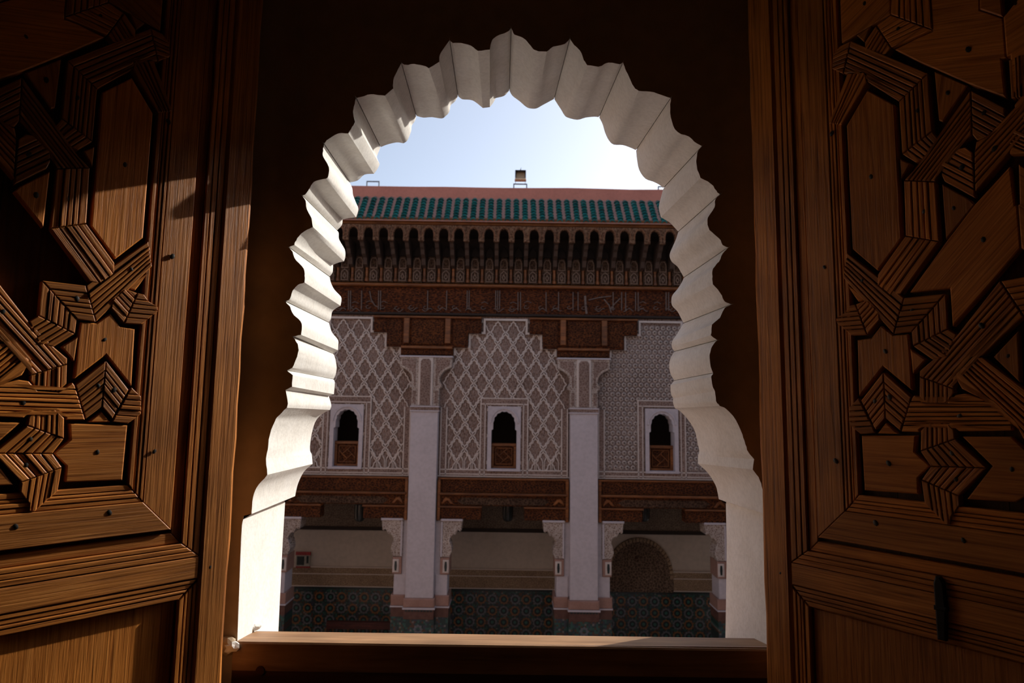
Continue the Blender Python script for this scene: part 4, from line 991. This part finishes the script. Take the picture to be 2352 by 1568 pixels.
# raised script: tall strokes, joined bowls and slanting tails
sc = MB(); kk = KX(FR)
def stroke(pts, w_=1.9, h=.03):
    P = [(xx(p[0], p[1], FR), at(p[0], p[1], FR).z) for p in pts]
    for a, b_ in zip(P, P[1:]):
        d = Vector((b_[0]-a[0], b_[1]-a[1]))
        if d.length < 1e-5: continue
        n_ = Vector((-d.y, d.x)).normalized()*w_*kk*.5; e = d.normalized()*w_*kk*.3
        sc.slab([(a[0]+n_.x-e.x, a[1]+n_.y-e.y), (a[0]-n_.x-e.x, a[1]-n_.y-e.y), (b_[0]-n_.x+e.x, b_[1]-n_.y+e.y), (b_[0]+n_.x+e.x, b_[1]+n_.y+e.y)], 0, h, .004, fr(FR))
Z5 = lambda x, y: (760+x*.2296, 380+y*.2296); Z6 = lambda x, y: (1160+x*.2296, 380+y*.2296)
for v in (180, 200, 310, 480, 500, 970, 1160, 1365, 1385, 1650, 1670, 1690): stroke([Z5(v, 1255), Z5(v-3, 1440)])
stroke([Z5(390, 1260), Z5(405, 1340), Z5(440, 1400), Z5(480, 1420)])
for v in (130, 155, 410, 535, 680, 730, 1080, 1165, 1205, 1305, 1330, 1610, 1635): stroke([Z6(v, 1270), Z6(v, 1450)])
stroke([Z6(800, 1310), Z6(805, 1400), Z6(815, 1480)], 4.5); stroke([Z6(840, 1345), Z6(950, 1320), Z6(1060, 1308)], 2.2)
stroke([Z6(990, 1340), Z6(1040, 1400), Z6(1060, 1470)], 2.4); stroke([Z6(1150, 1330), Z6(1090, 1390), Z6(1050, 1450)], 2.2)
rs = random.Random(3)
for base in range(24):
    x_ = 772+base*33; y_ = 711+rs.uniform(-1, 2)
    if rs.random() < .8: stroke([(x_+t*3.2, y_+3.4*math.sin(t*.9+base)) for t in range(0, 8)], 1.5)
    stroke([(x_+8+5*math.cos(t*.8), y_-5+3.5*math.sin(t*.8)) for t in range(0, 7)], 1.3)
    if rs.random() < .5: stroke([(x_+4, y_-16), (x_+11, y_-19), (x_+19, y_-15)], 1.3)
M['script'] = plain('faded_script_paint', (.145, .108, .092), .8); tag(kid(sc.build('raised_script', M['script']), fz), kind='stuff')

# ---- deep carved eave: cornice, fringe of little arches, corbel arms, carved columns
EYv = 13.25; ev = empty('carved_eave', (BC[1], EYv, z(655))); tag(ev, 'deep carved wooden eave with a fringe of small arches under the roof', 'eave')
ze = lambda py: zz(py, EYv); ke = KX(EYv); sp_e = 35.75*ke
xe0 = xx(1158, 540, EYv)
mb = MB(); yE = EYv-.02
mb.profile([(yE-.10, ze(505)), (yE-.12, ze(508)), (yE-.10, ze(511)), (yE-.06, ze(511.5)), (yE-.08, ze(514.5)), (yE-.04, ze(516)), (yE-.05, ze(519)), (yE, ze(521)), (yE+.1, ze(521)), (yE+.1, ze(505))], X0, X1)
kid(mb.build('cornice_moulding', M['far_plain']), ev)
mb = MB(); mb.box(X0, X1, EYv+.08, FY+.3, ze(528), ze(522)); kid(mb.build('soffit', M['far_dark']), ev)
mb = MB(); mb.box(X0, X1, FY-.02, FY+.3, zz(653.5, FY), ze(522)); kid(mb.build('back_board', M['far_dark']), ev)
hp = 17.8
half = [(11, 557), (11, 540), (10.1, 537.5), (9.9, 535), (8.4, 533), (7.8, 531), (6, 530), (4.8, 528.4), (2.4, 528.6)]
pol = [(-hp, 521), (hp, 521), (hp, 557)]+half+[(0, 527)]+[(-a, b_) for a, b_ in half[::-1]]+[(-hp, 557)]
zref = ze(557)
mb = MB(); mb.slab([(dx*ke, ze(py)-zref) for dx, py in pol], 0, .07, .008, fr(0)); arch_me = mb.mesh('fringe_arch', M['fringe'])
mb = MB()                                     # thin raised outline of each little arch
hr = [(12.6, 548), (12.6, 540), (11.6, 535), (9, 530.3), (5.5, 527), (0, 524)]
ln_ = hr+[(-a, b_) for a, b_ in hr[::-1][1:]]
for a, b_ in zip(ln_, ln_[1:]):
    mb.slab([(a[0]*ke, ze(a[1])-zref), (b_[0]*ke, ze(b_[1])-zref), (b_[0]*1.12*ke, ze(b_[1]-1.2)-zref), (a[0]*1.12*ke, ze(a[1]-1.2)-zref)], .07, .085, 0, fr(0))
line_me = mb.mesh('arch_outline', M['far_plain'])
zq_ = zz(557, EYv)
mb = MB(); aw = 4.6*ke
prof = [(EYv+.0, ze(545)), (EYv+.0, ze(557)), (EYv+.06, ze(559)), (EYv+.12, ze(566)), (EYv+.2, ze(570)), (EYv+.26, ze(580)), (EYv+.40, ze(586)), (EYv+.46, ze(600)), (FY-.05, ze(606)), (FY-.02, ze(612)), (FY-.02, ze(545))]
mb.profile(prof, -aw, aw); M['arm'] = plain('corbel_cedar', (.05, .028, .018), .8); arm_me = mb.mesh('corbel_arm', M['arm'])
kq = KX(FY-.1); zk = lambda py: zz(py, FY-.1)
cw = 11.3*kq
def outline(P, w_=1.3):
    I = inset(P if sum(P[i-1][0]*P[i][1]-P[i][0]*P[i-1][1] for i in range(len(P))) > 0 else P[::-1], w_*kq); P = P if sum(P[i-1][0]*P[i][1]-P[i][0]*P[i-1][1] for i in range(len(P))) > 0 else P[::-1]
    for i in range(len(P)): mb.slab([P[i-1], P[i], I[i], I[i-1]], .04, .058, 0, fr(FY-.1), mi=1)
mb = MB(); mb.slab([(-cw, zk(652)), (cw, zk(652)), (cw, zk(602)), (cw*.8, zk(597)), (cw*.6, zk(592)), (-cw*.6, zk(592)), (-cw*.8, zk(597)), (-cw, zk(602))], -.08, .04, .015, fr(FY-.1))
outline([(-cw*.72, zk(649)), (cw*.72, zk(649)), (cw*.72, zk(630)), (0, zk(623)), (-cw*.72, zk(630))]); outline([(0, zk(646)), (cw*.4, zk(639)), (0, zk(631)), (-cw*.4, zk(639))])
outline([(-cw*.72, zk(621)), (cw*.72, zk(621)), (cw*.72, zk(605)), (cw*.4, zk(597)), (-cw*.4, zk(597)), (-cw*.72, zk(605))])
M['motif'] = plain('faded_motif_paint', (.20, .135, .098), .8); col_me = mb.mesh('carved_column', [M['arm2'], M['motif']])
mb = MB(); mb.slab([(-cw*.95, zk(591)), (cw*.95, zk(591)), (cw*.8, zk(578)), (0, zk(565)), (-cw*.8, zk(578))], -.05, .02, .01, fr(FY-.06)); hood_me = mb.mesh('pointed_hood', M['far_dark'])
mb = MB(); mb.lathe([(.05, zk(650)), (.05, zk(644)), (.036, zk(642)), (.036, zk(622)), (.05, zk(619)), (.05, zk(615)), (.03, zk(612))], (0, FY-.08, 0), 10); cl_me = mb.mesh('colonnette', M['far_plain'], smooth=40)
for i in range(-18, 19):
    x_ = xe0+i*sp_e
    for me, loc in ((arch_me, (x_, EYv, zref)), (line_me, (x_, EYv, zref)), (col_me, (x_, 0, 0)), (hood_me, (x_, 0, 0)), (arm_me, (x_+sp_e/2, 0, 0)), (cl_me, (x_+sp_e/2, 0, 0))):
        o = bpy.data.objects.new(me.name, me); o.location = loc; link(o); kid(o, ev)

# ---- roof of green barrel tiles against the pink parapet
RY0, RY1 = 13.13, 13.68
rb0, rt0 = zz(507, RY0), zz(457, RY1)
mb = MB(); mb.profile([(RY0, rb0), (RY0, rb0-.03), (RY1+.1, rt0-.25), (RY1+.1, rt0), (RY1, rt0)], X0, X1)
roof = mb.build('roof', M['mortar']); tag(roof, kind='structure')
sl = math.atan2(rt0-rb0, RY1-RY0); SL = math.hypot(rt0-rb0, RY1-RY0)
nT = 8; tl = SL/nT; rT = 6.6*KX(RY0); spT = 20.75*KX(RY0)
mb = MB(); n = 7
def arcx(r): return [(r*math.cos(math.pi*k/n), r*math.sin(math.pi*k/n)) for k in range(n+1)]
A_, B_ = arcx(rT*1.12), arcx(rT*.80); Ai = arcx(rT*.8)
ca, sa = math.cos(sl), math.sin(sl)
def T3(u, h, s): return (u, s*ca-h*sa, s*sa+h*ca)         # s along the slope, h off it
for k in range(n):
    mb.face([T3(A_[k][0], A_[k][1]+.012, 0), T3(A_[k+1][0], A_[k+1][1]+.012, 0), T3(B_[k+1][0], B_[k+1][1]-.02, tl*1.12), T3(B_[k][0], B_[k][1]-.02, tl*1.12)])
    mb.face([T3(A_[k][0], A_[k][1]+.012, 0), T3(A_[k+1][0], A_[k+1][1]+.012, 0), T3(*Ai[k+1], 0), T3(*Ai[k], 0)])
    mb.face([T3(*Ai[k], 0), T3(*Ai[k+1], 0), T3(Ai[k+1][0], Ai[k+1][1], tl*.4), T3(Ai[k][0], Ai[k][1], tl*.4)])
tile_me = mb.mesh('roof_tile', M['glaze'], smooth=50)
xt0 = xx(1186, 505, RY0); stuff = MB()
for i in range(-32, 31):
    vis = -18 <= i <= 17
    for j in range(nT):
        s = j*tl-.02
        loc = (xt0+i*spT+random.uniform(-.004, .004), RY0+s*ca, rb0+s*sa+random.uniform(0, .006))
        if vis:
            o = bpy.data.objects.new('roof_tile', tile_me); o.location = loc; o.rotation_euler = (0, 0, random.uniform(-.04, .04)); link(o, roof)
        else:
            for f in tile_me.polygons: stuff.face([tuple(tile_me.vertices[v].co+Vector(loc)) for v in f.vertices])
tag(stuff.build('outer_roof_tiles', M['glaze'], roof), kind='stuff')
mb = MB(); pt = zz(430, 13.7); ps = 10
nseg = 24
for k in range(nseg):
    xa, xb = X0+(X1-X0)*k/nseg, X0+(X1-X0)*(k+1)/nseg
    za, zb8 = pt+random.uniform(-.008, .008) if k == 0 else zprev, pt+random.uniform(-.012, .012)
    zprev = zb8; y0, y1 = 13.68, 14.05
    mb.face([(xa, y0, rt0-.1), (xb, y0, rt0-.1), (xb, y0, zb8-.02), (xa, y0, za-.02)]); mb.face([(xa, y0, za-.02), (xb, y0, zb8-.02), (xb, y0+.03, zb8), (xa, y0+.03, za)])
    mb.face([(xa, y0+.03, za), (xb, y0+.03, zb8), (xb, y1, zb8), (xa, y1, za)]); mb.face([(xa, y1, rt0-.1), (xb, y1, rt0-.1), (xb, y1, zb8), (xa, y1, za)])
tag(mb.build('wall_parapet', M['pink']), kind='structure')

# ---- floodlight and bare mounting frames on the parapet
M['zinc'] = plain('galvanised_steel', (.16, .19, .23), .5, .4); M['lamp_case'] = plain('floodlight_case', (.03, .03, .04), .5); M['reflector'] = plain('floodlight_reflector', (.62, .42, .25), .35, .3)
QY = 13.85; kz = KX(QY)
def mount(px0, px1, pyt, label, foot_py):
    a, b_, f_ = at(px0, pyt, QY), at(px1, pyt, QY), zz(432, QY)
    root = empty('mounting_frame', ((a.x+b_.x)/2, QY, f_-.03)); tag(root, label, 'metal frame', 'steel mounting frames on the parapet')
    mb = MB(); mb.box(a.x, b_.x, QY-.012, QY+.012, a.z-.012, a.z+.012, bev=.003); kid(mb.build('crossbar', M['zinc']), root)
    for x_ in (a.x+.012, b_.x-.012):
        mb = MB(); mb.box(x_-.013, x_+.013, QY-.012, QY+.012, f_-.05, a.z, bev=.003); kid(mb.build('foot', M['zinc']), root)
mount(1179, 1211, 422.5, 'steel mounting frame on the parapet carrying the floodlight', 430)
mount(842, 872, 416.5, 'bare steel mounting frame at the left end of the parapet', 425)
mount(1511, 1541, 428.5, 'steel mounting frame at the right end of the parapet, half hidden by the arch', 432)
fl = empty('floodlight', at(1195, 421, QY)); tag(fl, 'small square floodlight with tan reflector on a steel frame above the parapet', 'floodlight')
def P(px, py, y): v = at(px, py, QY); return (v.x, y, v.z)
mb = MB()                                     # open case with tilted face
a, b_ = at(1183, 411, QY), at(1208, 393, QY)
x0, x1, z0, z1 = a.x, b_.x, a.z, b_.z
for bx in ((x0, x0+.018, z0, z1), (x1-.018, x1, z0, z1), (x0, x1, z1-.012, z1), (x0, x1, z0, z0+.01)): mb.box(bx[0], bx[1], QY-.07, QY+.06, bx[2], bx[3], bev=.003)
mb.box(x0, x1, QY+.05, QY+.06, z0, z1); kid(mb.build('case', M['lamp_case']), fl)
mb = MB(); mb.face([(x0+.018, QY-.05, z0+.01), (x1-.018, QY-.05, z0+.01), (x1-.03, QY+.045, z1-.012), (x0+.03, QY+.045, z1-.012)]); kid(mb.build('reflector', M['reflector']), fl)
mb = MB(); mb.slab([(x0-.008, z0-.045), (x1+.008, z0-.045), (x1, z0), (x0, z0)], -.05, .08, .005, fr(QY)); kid(mb.build('lower_lip', M['reflector']), fl)
mb = MB()
for x_ in (x0+.012, x1-.012): mb.tube((x_, QY, z0-.04), (x_, QY, at(1195, 422.5, QY).z), .0045, n=6)
kid(mb.build('stem', M['zinc']), fl)
mb = MB(); mb.tube(P(1194, 393.5, QY), P(1197, 385, QY), .012, .005, 6); mb.tube(P(1190, 394, QY), P(1197, 390, QY), .012, .008, 6); kid(mb.build('bracket_stub', M['zinc']), fl)
